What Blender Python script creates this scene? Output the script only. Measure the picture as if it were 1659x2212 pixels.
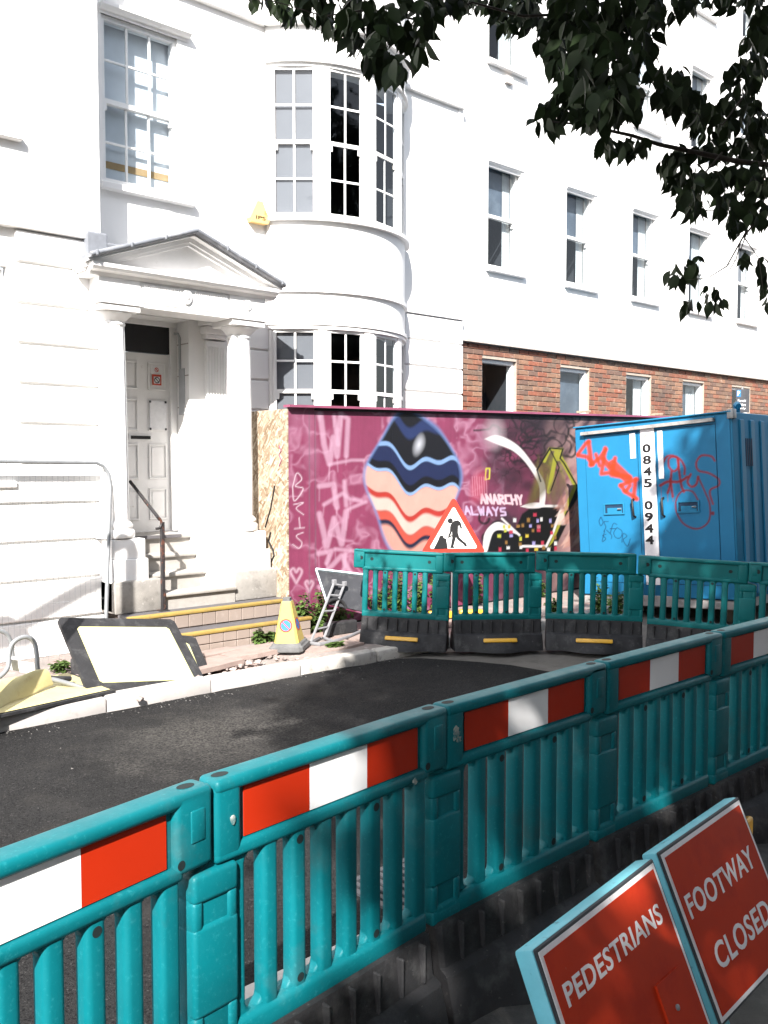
import bpy, bmesh, math, random
import numpy as np
from mathutils import Vector, Matrix
random.seed(7); RNG = np.random.default_rng(11)
R = math.radians
for o in list(bpy.data.objects): bpy.data.objects.remove(o)
SC = bpy.context.scene
COL = SC.collection

# ------------------------------------------------------------------ camera
# world axes: X runs along the street front, Y runs from the camera into the front, Z up (metres)
EYE = 1.88; YAW = R(42.1); PITCH = math.atan(103/2000.)
cam_d = bpy.data.cameras.new('camera'); cam = bpy.data.objects.new('camera', cam_d); COL.objects.link(cam)
cam.location = (0, 0, EYE); cam.rotation_euler = (math.pi/2 - PITCH, 0, -YAW)
cam_d.sensor_fit = 'VERTICAL'; cam_d.sensor_height = 24; cam_d.lens = 24*2000/2212.
cam_d.clip_start = .05; cam_d.clip_end = 500
SC.camera = cam
# ------------------------------------------------------------------ world, sun, exposure
SUNV = Vector((-1.14, -1.0, 1.19)).normalized()          # towards the sun
world = bpy.data.worlds.new('World'); SC.world = world; world.use_nodes = True
wn = world.node_tree.nodes; wl = world.node_tree.links
sky = wn.new('ShaderNodeTexSky'); sky.sky_type = 'NISHITA'; sky.sun_disc = False
sky.sun_elevation = math.asin(SUNV.z); sky.sun_rotation = math.atan2(SUNV.x, SUNV.y)
hs = wn.new('ShaderNodeHueSaturation'); hs.inputs['Saturation'].default_value = .42        # camera white balance: nearly neutral sky light
wl.new(sky.outputs[0], hs.inputs['Color']); wl.new(hs.outputs[0], wn['Background'].inputs[0]); wn['Background'].inputs[1].default_value = 0.15
sun_d = bpy.data.lights.new('sun', 'SUN'); sun_d.energy = 5.0; sun_d.angle = R(.55); sun_d.color = (1, .955, .90)
sun = bpy.data.objects.new('sun', sun_d); COL.objects.link(sun); sun.location = (-6, -6, 12)
sun.rotation_euler = (-SUNV).to_track_quat('-Z', 'Y').to_euler()
SC.view_settings.view_transform = 'Standard'; SC.view_settings.look = 'None'
SC.view_settings.exposure = 1.5; SC.view_settings.gamma = 1
SC.render.engine = 'CYCLES'
cy = SC.cycles; cy.max_bounces = 4; cy.diffuse_bounces = 3; cy.glossy_bounces = 2; cy.transmission_bounces = 2; cy.transparent_max_bounces = 6
cy.caustics_reflective = False; cy.caustics_refractive = False

# ------------------------------------------------------------------ surveying helpers (photo pixel at 1659x2212 -> metres)
FL = 2000.; CX, CY = 829.5, 1106.; cP, sP = math.cos(PITCH), math.sin(PITCH)
FW = (math.sin(YAW), math.cos(YAW)); RT = (math.cos(YAW), -math.sin(YAW))
def ray(x, y):
    a = (x-CX)/FL; b = -(y-CY)/FL; f = cP+b*sP
    return Vector((RT[0]*a+FW[0]*f, RT[1]*a+FW[1]*f, -sP+b*cP))
def on_y(x, y, c): r = ray(x, y); return Vector((0, 0, EYE)) + r*(c/r.y)
def on_z(x, y, z): r = ray(x, y); return Vector((0, 0, EYE)) + r*((z-EYE)/r.z)
def at(x, y, d): return Vector((0, 0, EYE)) + ray(x, y)*d
def survey(X, Y, Z):
    dx = RT[0]*X+RT[1]*Y; dy = FW[0]*X+FW[1]*Y; dz = Z-EYE
    d = dy*cP-dz*sP; up = dy*sP+dz*cP
    return CX+FL*dx/d, CY-FL*up/d, d

# ------------------------------------------------------------------ mesh helpers
def link(o, parent=None):
    COL.objects.link(o)
    if parent is not None: o.parent = parent
    return o
def finish(me, smooth=None):
    if smooth is not None:
        me.polygons.foreach_set('use_smooth', [True]*len(me.polygons))
        if smooth < 179: me.set_sharp_from_angle(angle=R(smooth))
    me.update()
def tag(o, label=None, cat=None, group=None, kind=None):
    if label: o['label'] = label
    if cat: o['category'] = cat
    if group: o['group'] = group
    if kind: o['kind'] = kind
    return o
def thing(name, label, cat, loc=(0,0,0), rz=0, group=None, rot=None):
    o = bpy.data.objects.new(name, None); link(o); o.location = loc
    o.rotation_euler = rot if rot else (0, 0, rz); o.empty_display_size = .2
    return tag(o, label, cat, group)
class MB:
    def __init__(s): s.v = []; s.f = []
    def add(s, vs, fs, M=None):
        n = len(s.v)
        s.v += [tuple(M @ Vector(p)) if M is not None else tuple(p) for p in vs]
        s.f += [tuple(n+i for i in f) for f in fs]; return s
    def quad(s, a, b, c, d): return s.add([a, b, c, d], [(0,1,2,3)])
    def box(s, x0, x1, y0, y1, z0, z1, bev=0, seg=2, M=None):
        bm = bmesh.new(); bmesh.ops.create_cube(bm, size=1)
        for v in bm.verts:
            v.co = Vector((x0+(v.co.x+.5)*(x1-x0), y0+(v.co.y+.5)*(y1-y0), z0+(v.co.z+.5)*(z1-z0)))
        if bev > 0:
            bmesh.ops.bevel(bm, geom=bm.edges[:], offset=bev, segments=seg, profile=.5, affect='EDGES', clamp_overlap=True)
        bm.verts.index_update()
        s.add([v.co for v in bm.verts], [[v.index for v in f.verts] for f in bm.faces], M); bm.free(); return s
    def tube(s, pts, r, n=8, cap=True):
        pts = [Vector(p) for p in pts]; rs = r if isinstance(r, (list, tuple)) else [r]*len(pts)
        vs = []; fs = []; up = Vector((0,0,1)); prev = None
        for i, p in enumerate(pts):
            t = (pts[min(i+1, len(pts)-1)] - pts[max(i-1, 0)]).normalized()
            if prev is None:
                a = t.cross(up); a = t.cross(Vector((1,0,0))) if a.length < 1e-3 else a
            else: a = prev - t*prev.dot(t)
            a.normalize(); b = t.cross(a); prev = a
            for k in range(n):
                th = 2*math.pi*k/n; vs.append(p + (a*math.cos(th)+b*math.sin(th))*rs[i])
        for i in range(len(pts)-1):
            for k in range(n):
                fs.append((i*n+k, i*n+(k+1)%n, (i+1)*n+(k+1)%n, (i+1)*n+k))
        if cap: fs += [tuple(range(n-1, -1, -1)), tuple(range((len(pts)-1)*n, len(pts)*n))]
        return s.add(vs, fs)
    def lathe(s, prof, n=32, c=(0,0), rf=None):
        vs = []; fs = []
        for r, z in prof:
            for k in range(n):
                th = 2*math.pi*k/n; rr = r if rf is None else rf(r, z, th)
                vs.append((c[0]+rr*math.cos(th), c[1]+rr*math.sin(th), z))
        for i in range(len(prof)-1):
            for k in range(n): fs.append((i*n+k, i*n+(k+1)%n, (i+1)*n+(k+1)%n, (i+1)*n+k))
        fs += [tuple(range(n-1, -1, -1)), tuple(range((len(prof)-1)*n, len(prof)*n))]
        return s.add(vs, fs)
    def prism(s, poly, d0, d1, axis='y', M=None):
        # poly in the two other axes (x,z) for 'y', (y,z) for 'x', (x,y) for 'z'
        def P(p, d): return {'y': (p[0], d, p[1]), 'x': (d, p[0], p[1]), 'z': (p[0], p[1], d)}[axis]
        n = len(poly); vs = [P(p, d0) for p in poly]+[P(p, d1) for p in poly]
        fs = [tuple(range(n)), tuple(range(2*n-1, n-1, -1))]+[(i, i+n, (i+1)%n+n, (i+1)%n) for i in range(n)]
        return s.add(vs, fs, M)
    def mesh(s, name, mat, smooth=None):
        me = bpy.data.meshes.new(name); me.from_pydata(s.v, [], s.f)
        bm = bmesh.new(); bm.from_mesh(me)
        if len(s.f) > 1: bmesh.ops.recalc_face_normals(bm, faces=bm.faces[:]); bm.to_mesh(me); bm.free()
        if mat: me.materials.append(M[mat])
        finish(me, smooth); return me
    def build(s, name, mat, parent=None, smooth=None, loc=None, rot=None):
        o = bpy.data.objects.new(name, s.mesh(name, mat, smooth)); link(o, parent)
        if loc is not None: o.location = loc
        if rot is not None: o.rotation_euler = rot
        return o
def obj(name, me, parent=None, loc=None, rot=None):
    o = bpy.data.objects.new(name, me); link(o, parent)
    if loc is not None: o.location = loc
    if rot is not None: o.rotation_euler = rot
    return o
def copy_tree(o, parent=None):
    c = o.copy(); COL.objects.link(c); c.parent = parent
    for ch in list(o.children): copy_tree(ch, c)
    return c
def curve_mesh(name, splines, extrude, bevel, mat, M_=None, res=2):
    cu = bpy.data.curves.new(name, 'CURVE'); cu.dimensions = '2D'; cu.fill_mode = 'BOTH'
    cu.extrude = extrude; cu.bevel_depth = bevel; cu.bevel_resolution = res; cu.offset = -bevel
    for pts in splines:
        sp = cu.splines.new('POLY'); sp.points.add(len(pts)-1)
        for p, q in zip(sp.points, pts): p.co = (q[0], q[1], 0, 1)
        sp.use_cyclic_u = True
    return _from_curve(name, cu, mat, M_)
def _from_curve(name, cu, mat, M_):
    o = bpy.data.objects.new(name, cu); COL.objects.link(o)
    dg = bpy.context.evaluated_depsgraph_get(); dg.update()
    me = bpy.data.meshes.new_from_object(o.evaluated_get(dg)); me.name = name
    bpy.data.objects.remove(o); bpy.data.curves.remove(cu)
    if M_ is not None: me.transform(M_)
    me.materials.clear(); me.materials.append(M[mat]); return me
XZ = Matrix(((1,0,0,0),(0,0,-1,0),(0,1,0,0),(0,0,0,1)))        # curve plane -> upright, facing -Y
def text_mesh(txt, width, height, mat, M_=None, extrude=.0008, bold=0., spacing=1.):
    cu = bpy.data.curves.new('lettering', 'FONT'); cu.body = txt; cu.extrude = extrude; cu.offset = bold
    cu.align_x = 'LEFT'; cu.resolution_u = 4; cu.space_character = spacing
    me = _from_curve('lettering', cu, mat, None)
    co = np.empty(len(me.vertices)*3, 'f'); me.vertices.foreach_get('co', co); co = co.reshape(-1, 3)
    lo, hi = co.min(0), co.max(0)
    sc = np.array([width/(hi[0]-lo[0]) if width else height/(hi[1]-lo[1]), height/(hi[1]-lo[1]), 1])
    co = (co-np.array([lo[0], lo[1], 0]))*sc; me.vertices.foreach_set('co', co.ravel())
    me.transform(XZ if M_ is None else M_ @ XZ); return me
def disc(mb, cx, cz, r, y, n=24, r0=0):
    if r0: 
        vs = [(cx+r*math.cos(2*math.pi*k/n), y, cz+r*math.sin(2*math.pi*k/n)) for k in range(n)]+[(cx+r0*math.cos(2*math.pi*k/n), y, cz+r0*math.sin(2*math.pi*k/n)) for k in range(n)]
        return mb.add(vs, [(k, (k+1)%n, n+(k+1)%n, n+k) for k in range(n)])
    return mb.add([(cx+r*math.cos(2*math.pi*k/n), y, cz+r*math.sin(2*math.pi*k/n)) for k in range(n)], [tuple(range(n))])
def lin(r, g, b):
    f = lambda c: ((c/255+.055)/1.055)**2.4 if c > 10 else c/255/12.92
    return (f(r), f(g), f(b))

# ------------------------------------------------------------------ materials
M = {}
def mat(name, col, rough=.6, var=.1, vs=5., bump=0., bs=60., metal=0., spec=.4, dirt=None, attr=None, rvar=0., coat=0.):
    m = bpy.data.materials.new(name); m.use_nodes = True; nt = m.node_tree; N = nt.nodes; L = nt.links
    b = N['Principled BSDF']; b.inputs['Roughness'].default_value = rough; b.inputs['Metallic'].default_value = metal
    b.inputs['Specular IOR Level'].default_value = spec
    if coat: b.inputs['Coat Weight'].default_value = coat; b.inputs['Coat Roughness'].default_value = .15
    g = N.new('ShaderNodeNewGeometry')
    def noise(scale, det=4., ro=.6):
        n = N.new('ShaderNodeTexNoise'); n.inputs['Scale'].default_value = scale; n.inputs['Detail'].default_value = det
        n.inputs['Roughness'].default_value = ro; L.new(g.outputs['Position'], n.inputs['Vector']); return n
    n1 = noise(vs)
    mr = N.new('ShaderNodeMapRange'); mr.inputs[1].default_value = .3; mr.inputs[2].default_value = .7
    mr.inputs[3].default_value = 1-var; mr.inputs[4].default_value = 1+var; L.new(n1.outputs['Fac'], mr.inputs[0])
    mx = N.new('ShaderNodeMix'); mx.data_type = 'RGBA'; mx.blend_type = 'MULTIPLY'; mx.inputs['Factor'].default_value = 1
    if attr:
        a = N.new('ShaderNodeAttribute'); a.attribute_name = attr; L.new(a.outputs['Color'], mx.inputs['A'])
    else: mx.inputs['A'].default_value = (*col, 1)
    L.new(mr.outputs[0], mx.inputs['B']); out = mx.outputs['Result']
    for d in (dirt or []):
        dc, ds, lo, hi, amt = d
        n2 = noise(ds, 6., .65); r2 = N.new('ShaderNodeMapRange'); r2.inputs[1].default_value = lo; r2.inputs[2].default_value = hi
        r2.inputs[4].default_value = amt; L.new(n2.outputs['Fac'], r2.inputs[0])
        m2 = N.new('ShaderNodeMix'); m2.data_type = 'RGBA'; L.new(r2.outputs[0], m2.inputs['Factor'])
        L.new(out, m2.inputs['A']); m2.inputs['B'].default_value = (*dc, 1); out = m2.outputs['Result']
    L.new(out, b.inputs['Base Color'])
    if rvar:
        r3 = N.new('ShaderNodeMapRange'); r3.inputs[1].default_value = .3; r3.inputs[2].default_value = .7
        r3.inputs[3].default_value = rough-rvar; r3.inputs[4].default_value = rough+rvar
        L.new(noise(vs*2.3).outputs['Fac'], r3.inputs[0]); L.new(r3.outputs[0], b.inputs['Roughness'])
    if bump:
        bn = N.new('ShaderNodeBump'); bn.inputs['Strength'].default_value = bump; bn.inputs['Distance'].default_value = .01
        L.new(noise(bs, 5.).outputs['Fac'], bn.inputs['Height']); L.new(bn.outputs['Normal'], b.inputs['Normal'])
    M[name] = m; return m
mat('stucco', (.83,.82,.805), .75, .03, 1.2, .12, 40, spec=.25, dirt=[((.60,.55,.50), 2.3, .64, .82, .3), ((.22,.15,.11), 7, .745, .775, .7), ((.30,.27,.24), 31, .735, .77, .6)])
mat('stucco_trim', (.83,.815,.80), .65, .04, 3, .1, 60, spec=.3, dirt=[((.50,.45,.40), 7, .64, .80, .45)])
mat('joint', (.42,.38,.35), .9, .2, 20)
mat('paint_white', (.83,.82,.81), .4, .04, 6, .05, 80, spec=.4, dirt=[((.40,.36,.31), 18, .66, .76, .5)])
mat('sash_white', (.80,.80,.79), .4, .04, 6, dirt=[((.35,.31,.27), 30, .66, .74, .5)])
mat('lead', (.17,.18,.20), .5, .2, 6, .1, 50, metal=.0, spec=.5, dirt=[((.42,.42,.43), 5, .5, .7, .5)])
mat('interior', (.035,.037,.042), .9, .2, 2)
mat('blind', (.72,.74,.77), .85, .05, 3)
mat('blind_grey', (.165,.16,.17), .85, .05, 3)
mat('curtain', (.50,.50,.49), .9, .12, 9)
mat('blind_blue', (.26,.33,.42), .85, .06, 3)
mat('pane_bluegrey', (.085,.105,.135), .7, .25, 1.6, dirt=[((.20,.23,.26), 3, .5, .7, .5)])  # blue-grey painted reflection for upper panes, also behind some ground-floor windows
mat('tan_strip', (.42,.28,.14), .8, .1, 5)
mat('black_panel', (.012,.012,.014), .45, .2, 8)
mat('conduit', (.42,.43,.44), .5, .1, 8)
mat('concrete', (.28,.265,.245), .85, .16, 7, .3, 90, dirt=[((.13,.12,.11), 9, .52, .72, .6), ((.6,.58,.55), 16, .6, .7, .5)])
mat('step_stone', (.34,.32,.295), .85, .1, 12, .25, 120, dirt=[((.2,.18,.16), 30, .6, .7, .5)])
mat('tread_dark', (.10,.095,.10), .7, .15, 20, .2, 150)
mat('yellow_nosing', (.30,.205,.055), .55, .12, 9, .1, 60, dirt=[((.20,.14,.07), 22, .52, .68, .55)])
mat('tile', (.27,.22,.19), .45, .08, 3, .05, 60, dirt=[((.5,.45,.42), 12, .6, .8, .3)])
mat('grout', (.16,.12,.10), .9, .1, 30)
mat('brick', (1,1,1), .85, .22, 22, .5, 90, attr='tone', dirt=[((.075,.06,.052), 2.2, .50, .72, .6), ((.50,.42,.35), 8, .60, .76, .5)])
mat('terrace_brick', (.26,.17,.12), .9, .2, 6)
mat('mortar', (.36,.30,.25), .95, .15, 30, .3, 120)
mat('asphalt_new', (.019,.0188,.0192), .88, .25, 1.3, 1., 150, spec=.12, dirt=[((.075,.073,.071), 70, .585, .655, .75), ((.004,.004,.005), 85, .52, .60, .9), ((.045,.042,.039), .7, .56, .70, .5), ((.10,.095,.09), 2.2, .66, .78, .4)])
mat('asphalt_old', (.135,.125,.112), .9, .18, 3, .7, 220, dirt=[((.22,.20,.18), 260, .56, .66, .6), ((.07,.065,.06), 5, .5, .7, .5)])
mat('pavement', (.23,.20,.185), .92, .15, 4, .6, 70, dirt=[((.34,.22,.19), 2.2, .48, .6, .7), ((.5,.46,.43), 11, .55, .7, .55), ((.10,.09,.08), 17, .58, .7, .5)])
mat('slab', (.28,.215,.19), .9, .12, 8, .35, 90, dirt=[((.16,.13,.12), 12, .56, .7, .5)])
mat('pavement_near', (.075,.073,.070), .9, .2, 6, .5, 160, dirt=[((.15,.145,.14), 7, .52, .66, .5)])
mat('kerb', (.43,.405,.39), .85, .08, 7, .25, 120, dirt=[((.30,.27,.25), 14, .58, .7, .45)])
mat('kerb_old', (.40,.38,.35), .88, .14, 7, .3, 100, dirt=[((.14,.13,.12), 11, .52, .68, .6)])
mat('rubble', (.30,.25,.23), .9, .4, 14, .4, 60)
mat('ground', (.10,.095,.09), .95, .2, 1, .3, 20)
mat('teal', (.0010,.122,.145), .5, .08, 5, .06, 130, spec=.22, rvar=.08, dirt=[((.03,.24,.27), 90, .57, .70, .4), ((.34,.38,.34), 9, .71, .76, .6), ((.04,.06,.055), 3.1, .58, .74, .5), ((.16,.20,.19), 1.7, .62, .8, .3)])
mat('teal_far', (.002,.110,.114), .5, .08, 5, .06, 130, spec=.22, rvar=.08, dirt=[((.05,.26,.25), 30, .62, .74, .4)])
mat('hole_dark', (.004,.012,.013), .8, .1)
mat('rubber', (.022,.022,.024), .72, .3, 7, .3, 70, spec=.35, dirt=[((.10,.10,.10), 9, .52, .72, .5), ((.22,.21,.20), 40, .64, .72, .4)])
mat('sheet_red', (.41,.022,.004), .45, .05, 4, spec=.2, dirt=[((.6,.2,.12), 60, .72, .78, .5)])
mat('sheet_white', (.84,.84,.85), .35, .03, 4, .05, 300, spec=.5, dirt=[((.3,.3,.3), 40, .70, .76, .5)])
mat('yellow_reflector', (.62,.34,.03), .35, .08, 20, spec=.6)
mat('sign_red', (.46,.032,.007), .55, .07, 4, spec=.15, dirt=[((.30,.014,.004), 7, .5, .7, .5), ((.5,.28,.2), 40, .70, .76, .4)])
mat('sign_white', (.76,.76,.77), .45, .06, 30, dirt=[((.4,.2,.16), 60, .62, .7, .4)])
mat('sign_cyan', (.13,.42,.50), .5, .1, 9, .15, 70, dirt=[((.03,.05,.06), 24, .62, .7, .7)])
mat('sign_edge', (.030,.036,.042), .5, .2, 20)
mat('tri_white', (.72,.71,.69), .45, .03, 8)
mat('tri_red', (.50,.035,.022), .4, .05, 8)
mat('black', (.008,.008,.009), .5, .2, 10)
mat('board_yellow', (.58,.565,.27), .5, .03, 3)
mat('board_dull', (.48,.42,.21), .55, .1, 5, .1, 40, dirt=[((.35,.25,.10), 12, .58, .7, .4)])
mat('galv', (.24,.25,.26), .45, .12, 12, metal=.3, dirt=[((.20,.20,.20), 25, .58, .7, .5)])
mat('rail', (.028,.026,.027), .5, .3, 14, .2, 90, dirt=[((.16,.06,.035), 17, .56, .64, .8)])
mat('grey_plastic', (.20,.20,.21), .6, .15, 15)
mat('dark_plate', (.045,.046,.052), .6, .2, 6, dirt=[((.12,.12,.12), 10, .55, .7, .5)])
mat('pale_edge', (.50,.60,.64), .5, .1, 10)
mat('cone_yellow', (.48,.36,.10), .5, .05, 8, dirt=[((.40,.28,.10), 22, .6, .72, .5)])
mat('cone_base', (.11,.11,.11), .8, .25, 12, .3, 80)
mat('blue_print', (.03,.16,.42), .45, .05, 8)
mat('red_print', (.52,.05,.02), .45, .05, 8)
mat('container', (.017,.165,.30), .5, .06, 3, .08, 14, spec=.2, attr=None, dirt=[((.05,.24,.48), 30, .62, .74, .3)])
mat('container_paint', (1,1,1), .5, .06, 2, .08, 14, spec=.25, attr='paint', dirt=[((.20,.16,.12), 9, .70, .76, .5), ((.05,.22,.36), 60, .62, .72, .3)])
mat('seam', (.006,.03,.07), .7, .1)
mat('skirt_grey', (.28,.27,.26), .7, .15, 12, dirt=[((.12,.11,.10), 15, .5, .7, .6)])
mat('hoard', (1,1,1), .62, .05, 7, .15, 60, attr='paint')
mat('hoard_edge', (.23,.06,.11), .65, .15, 6)
mat('hoard_black', (.010,.008,.009), .7, .2)  # near-black for the plinth and the painted capping shadow
mat('alarm', (.78,.52,.20), .45, .05, 6)
mat('timber', (.35,.27,.19), .8, .15, 12)
mat('bark', (.055,.045,.038), .9, .25, 25, .4, 60)
def leaf_mat(name, col, tr):
    m = bpy.data.materials.new(name); m.use_nodes = True; nt = m.node_tree; N = nt.nodes; L = nt.links
    b = N['Principled BSDF']; b.inputs['Roughness'].default_value = .6; b.inputs['Specular IOR Level'].default_value = .15
    g = N.new('ShaderNodeNewGeometry'); n = N.new('ShaderNodeTexNoise'); n.inputs['Scale'].default_value = 6
    L.new(g.outputs['Position'], n.inputs['Vector'])
    r = N.new('ShaderNodeValToRGB'); r.color_ramp.elements[0].color = (*[c*.6 for c in col], 1); r.color_ramp.elements[1].color = (*[c*1.5 for c in col], 1)
    r.color_ramp.elements[0].position = .35; r.color_ramp.elements[1].position = .65
    L.new(n.outputs['Fac'], r.inputs['Fac']); L.new(r.outputs['Color'], b.inputs['Base Color'])
    t = N.new('ShaderNodeBsdfTranslucent'); L.new(r.outputs['Color'], t.inputs['Color'])
    mx = N.new('ShaderNodeMixShader'); mx.inputs[0].default_value = tr
    L.new(b.outputs[0], mx.inputs[1]); L.new(t.outputs[0], mx.inputs[2]); L.new(mx.outputs[0], N['Material Output'].inputs[0])
    M[name] = m
leaf_mat('leaf', (.014,.024,.009), .05)
leaf_mat('weed', (.07,.115,.03), .2)
def glass_mat(name, tint, refl=1.0):
    m = bpy.data.materials.new(name); m.use_nodes = True; nt = m.node_tree; N = nt.nodes; L = nt.links
    N.remove(N['Principled BSDF'])
    t = N.new('ShaderNodeBsdfTransparent'); t.inputs[0].default_value = (*tint, 1)
    gl = N.new('ShaderNodeBsdfGlossy'); gl.inputs['Roughness'].default_value = .03
    g = N.new('ShaderNodeNewGeometry'); nz = N.new('ShaderNodeTexNoise'); nz.inputs['Scale'].default_value = 2.5
    L.new(g.outputs['Position'], nz.inputs['Vector'])
    bp = N.new('ShaderNodeBump'); bp.inputs['Strength'].default_value = .12; bp.inputs['Distance'].default_value = .02
    L.new(nz.outputs['Fac'], bp.inputs['Height']); L.new(bp.outputs['Normal'], gl.inputs['Normal'])
    fr = N.new('ShaderNodeFresnel'); bf = N.new('ShaderNodeMapRange'); bf.inputs[3].default_value = 1.5; bf.inputs[4].default_value = 1/1.5
    L.new(g.outputs['Backfacing'], bf.inputs[0]); L.new(bf.outputs[0], fr.inputs['IOR'])
    mu = N.new('ShaderNodeMath'); mu.operation = 'MULTIPLY_ADD'; mu.inputs[1].default_value = .9*refl; mu.inputs[2].default_value = .0
    L.new(fr.outputs[0], mu.inputs[0])
    mx = N.new('ShaderNodeMixShader'); L.new(mu.outputs[0], mx.inputs[0]); L.new(t.outputs[0], mx.inputs[1]); L.new(gl.outputs[0], mx.inputs[2])
    L.new(mx.outputs[0], N['Material Output'].inputs[0]); M[name] = m
glass_mat('glass', (.80,.85,.88))
def osb_mat():
    m = mat('osb', (.4,.3,.2), .8, .12, 3, .3, 40); nt = m.node_tree; N = nt.nodes; L = nt.links; b = N['Principled BSDF']
    g = N.new('ShaderNodeNewGeometry'); prev = None
    for i, (rot, sc) in enumerate([((.35,0,0), (4, 9, 42)), ((1.35,0,0), (4, 11, 48)), ((2.45,0,0), (4, 8, 38)), ((.9,0,0), (4, 10, 44))]):
        mp = N.new('ShaderNodeMapping'); mp.vector_type = 'POINT'; mp.inputs['Rotation'].default_value = rot
        ms = N.new('ShaderNodeVectorMath'); ms.operation = 'MULTIPLY'; ms.inputs[1].default_value = sc
        L.new(g.outputs['Position'], mp.inputs['Vector']); L.new(mp.outputs[0], ms.inputs[0])
        v = N.new('ShaderNodeTexVoronoi'); v.inputs['Scale'].default_value = 1.; L.new(ms.outputs[0], v.inputs['Vector'])
        sp = N.new('ShaderNodeSeparateColor'); L.new(v.outputs['Color'], sp.inputs[0])
        if prev is None: prev = sp.outputs[0]
        else:
            gt = N.new('ShaderNodeMath'); gt.operation = 'GREATER_THAN'; gt.inputs[1].default_value = .58; L.new(sp.outputs[1], gt.inputs[0])
            mx = N.new('ShaderNodeMix'); mx.data_type = 'FLOAT'; L.new(gt.outputs[0], mx.inputs['Factor']); L.new(prev, mx.inputs['A']); L.new(sp.outputs[0], mx.inputs['B']); prev = mx.outputs['Result']
    r = N.new('ShaderNodeValToRGB'); e = r.color_ramp.elements
    e[0].position = .0; e[0].color = (.17,.115,.07,1); e[1].position = 1.; e[1].color = (.46,.40,.32,1)
    x = e.new(.3); x.color = (.27,.205,.14,1); x = e.new(.7); x.color = (.36,.295,.22,1)
    L.new(prev, r.inputs['Fac']); L.new(r.outputs['Color'], b.inputs['Base Color'])
osb_mat()
# a pale, noise-edged patch blended into the fresh asphalt colour
def pale_patch(m, cx, cy, rx, ry, col):
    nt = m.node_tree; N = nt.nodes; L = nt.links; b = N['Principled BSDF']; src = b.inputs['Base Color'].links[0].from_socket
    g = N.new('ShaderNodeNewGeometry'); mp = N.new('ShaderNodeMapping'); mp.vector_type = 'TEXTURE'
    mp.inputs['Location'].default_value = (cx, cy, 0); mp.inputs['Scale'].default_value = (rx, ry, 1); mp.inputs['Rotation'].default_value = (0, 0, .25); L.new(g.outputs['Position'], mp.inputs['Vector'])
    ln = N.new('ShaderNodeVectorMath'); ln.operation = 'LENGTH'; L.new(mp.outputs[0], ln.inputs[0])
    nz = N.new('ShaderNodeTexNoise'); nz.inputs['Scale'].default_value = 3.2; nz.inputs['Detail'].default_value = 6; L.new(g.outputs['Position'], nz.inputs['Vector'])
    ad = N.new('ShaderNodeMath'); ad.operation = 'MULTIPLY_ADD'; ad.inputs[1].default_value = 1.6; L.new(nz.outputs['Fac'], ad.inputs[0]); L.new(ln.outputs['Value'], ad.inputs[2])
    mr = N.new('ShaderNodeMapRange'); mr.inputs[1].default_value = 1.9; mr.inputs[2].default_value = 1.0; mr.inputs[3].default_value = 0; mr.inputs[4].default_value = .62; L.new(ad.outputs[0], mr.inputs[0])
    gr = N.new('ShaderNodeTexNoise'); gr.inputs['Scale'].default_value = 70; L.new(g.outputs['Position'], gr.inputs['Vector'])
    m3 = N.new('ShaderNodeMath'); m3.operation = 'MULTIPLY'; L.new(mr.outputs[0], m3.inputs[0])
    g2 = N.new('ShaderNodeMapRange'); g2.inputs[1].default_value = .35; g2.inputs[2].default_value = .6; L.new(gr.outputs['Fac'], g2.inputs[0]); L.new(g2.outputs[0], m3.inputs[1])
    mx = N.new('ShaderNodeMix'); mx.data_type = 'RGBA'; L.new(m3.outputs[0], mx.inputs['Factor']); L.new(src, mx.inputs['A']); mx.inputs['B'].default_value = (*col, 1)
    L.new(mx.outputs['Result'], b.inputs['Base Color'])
pale_patch(M['asphalt_new'], 3.45, 5.45, 1.0, .75, (.105,.098,.090))
mat('splat', (.30,.32,.29), .8, .35, 60, dirt=[((.01,.13,.15), 45, .45, .6, .9)])
mat('grit', (.11,.105,.10), .9, .4, 30)

# ================================================================== SETTING
def sheet(name, x0, x1, y0, y1, z, m):
    return tag(MB().quad((x0,y0,z),(x1,y0,z),(x1,y1,z),(x0,y1,z)).build(name, m), kind='structure')
sheet('ground', -220, 220, -220, 220, -.06, 'ground')
sheet('road', -40, 60, 2.6, 6.6, -.004, 'asphalt_old')
# freshly laid asphalt: a raised mat with a ragged edge
edge = [(-30,2.62),(6.9,2.62)] + [(6.9-.03*i+random.uniform(-.02,.02), 2.9+.28*i+random.uniform(-.02,.02)) for i in range(9)] + \
       [(6.62,5.56),(6.5,5.85),(6.36,6.1),(6.22,6.34),(6.05,6.47),(5.86,6.5),(5.6,6.48),(5.4,6.52)] + \
       [(5.2-.12*i, 6.535+random.uniform(-.012,.006)) for i in range(60)] + [(-30,6.54)]
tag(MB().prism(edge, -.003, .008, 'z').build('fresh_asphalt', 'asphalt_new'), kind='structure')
# near pavement with its own kerbstones
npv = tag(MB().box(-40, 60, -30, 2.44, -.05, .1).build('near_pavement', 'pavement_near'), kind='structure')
km = MB().box(0, .905, 0, .125, -.05, .1, .012).mesh('kerbstone', 'kerb', 40)
for i in range(-2, 12):
    p0 = Vector((-1.6+.91*i, 2.445+.01*i, 0)); obj('kerbstone', km, npv, p0, (0, 0, R(.7)))
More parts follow.
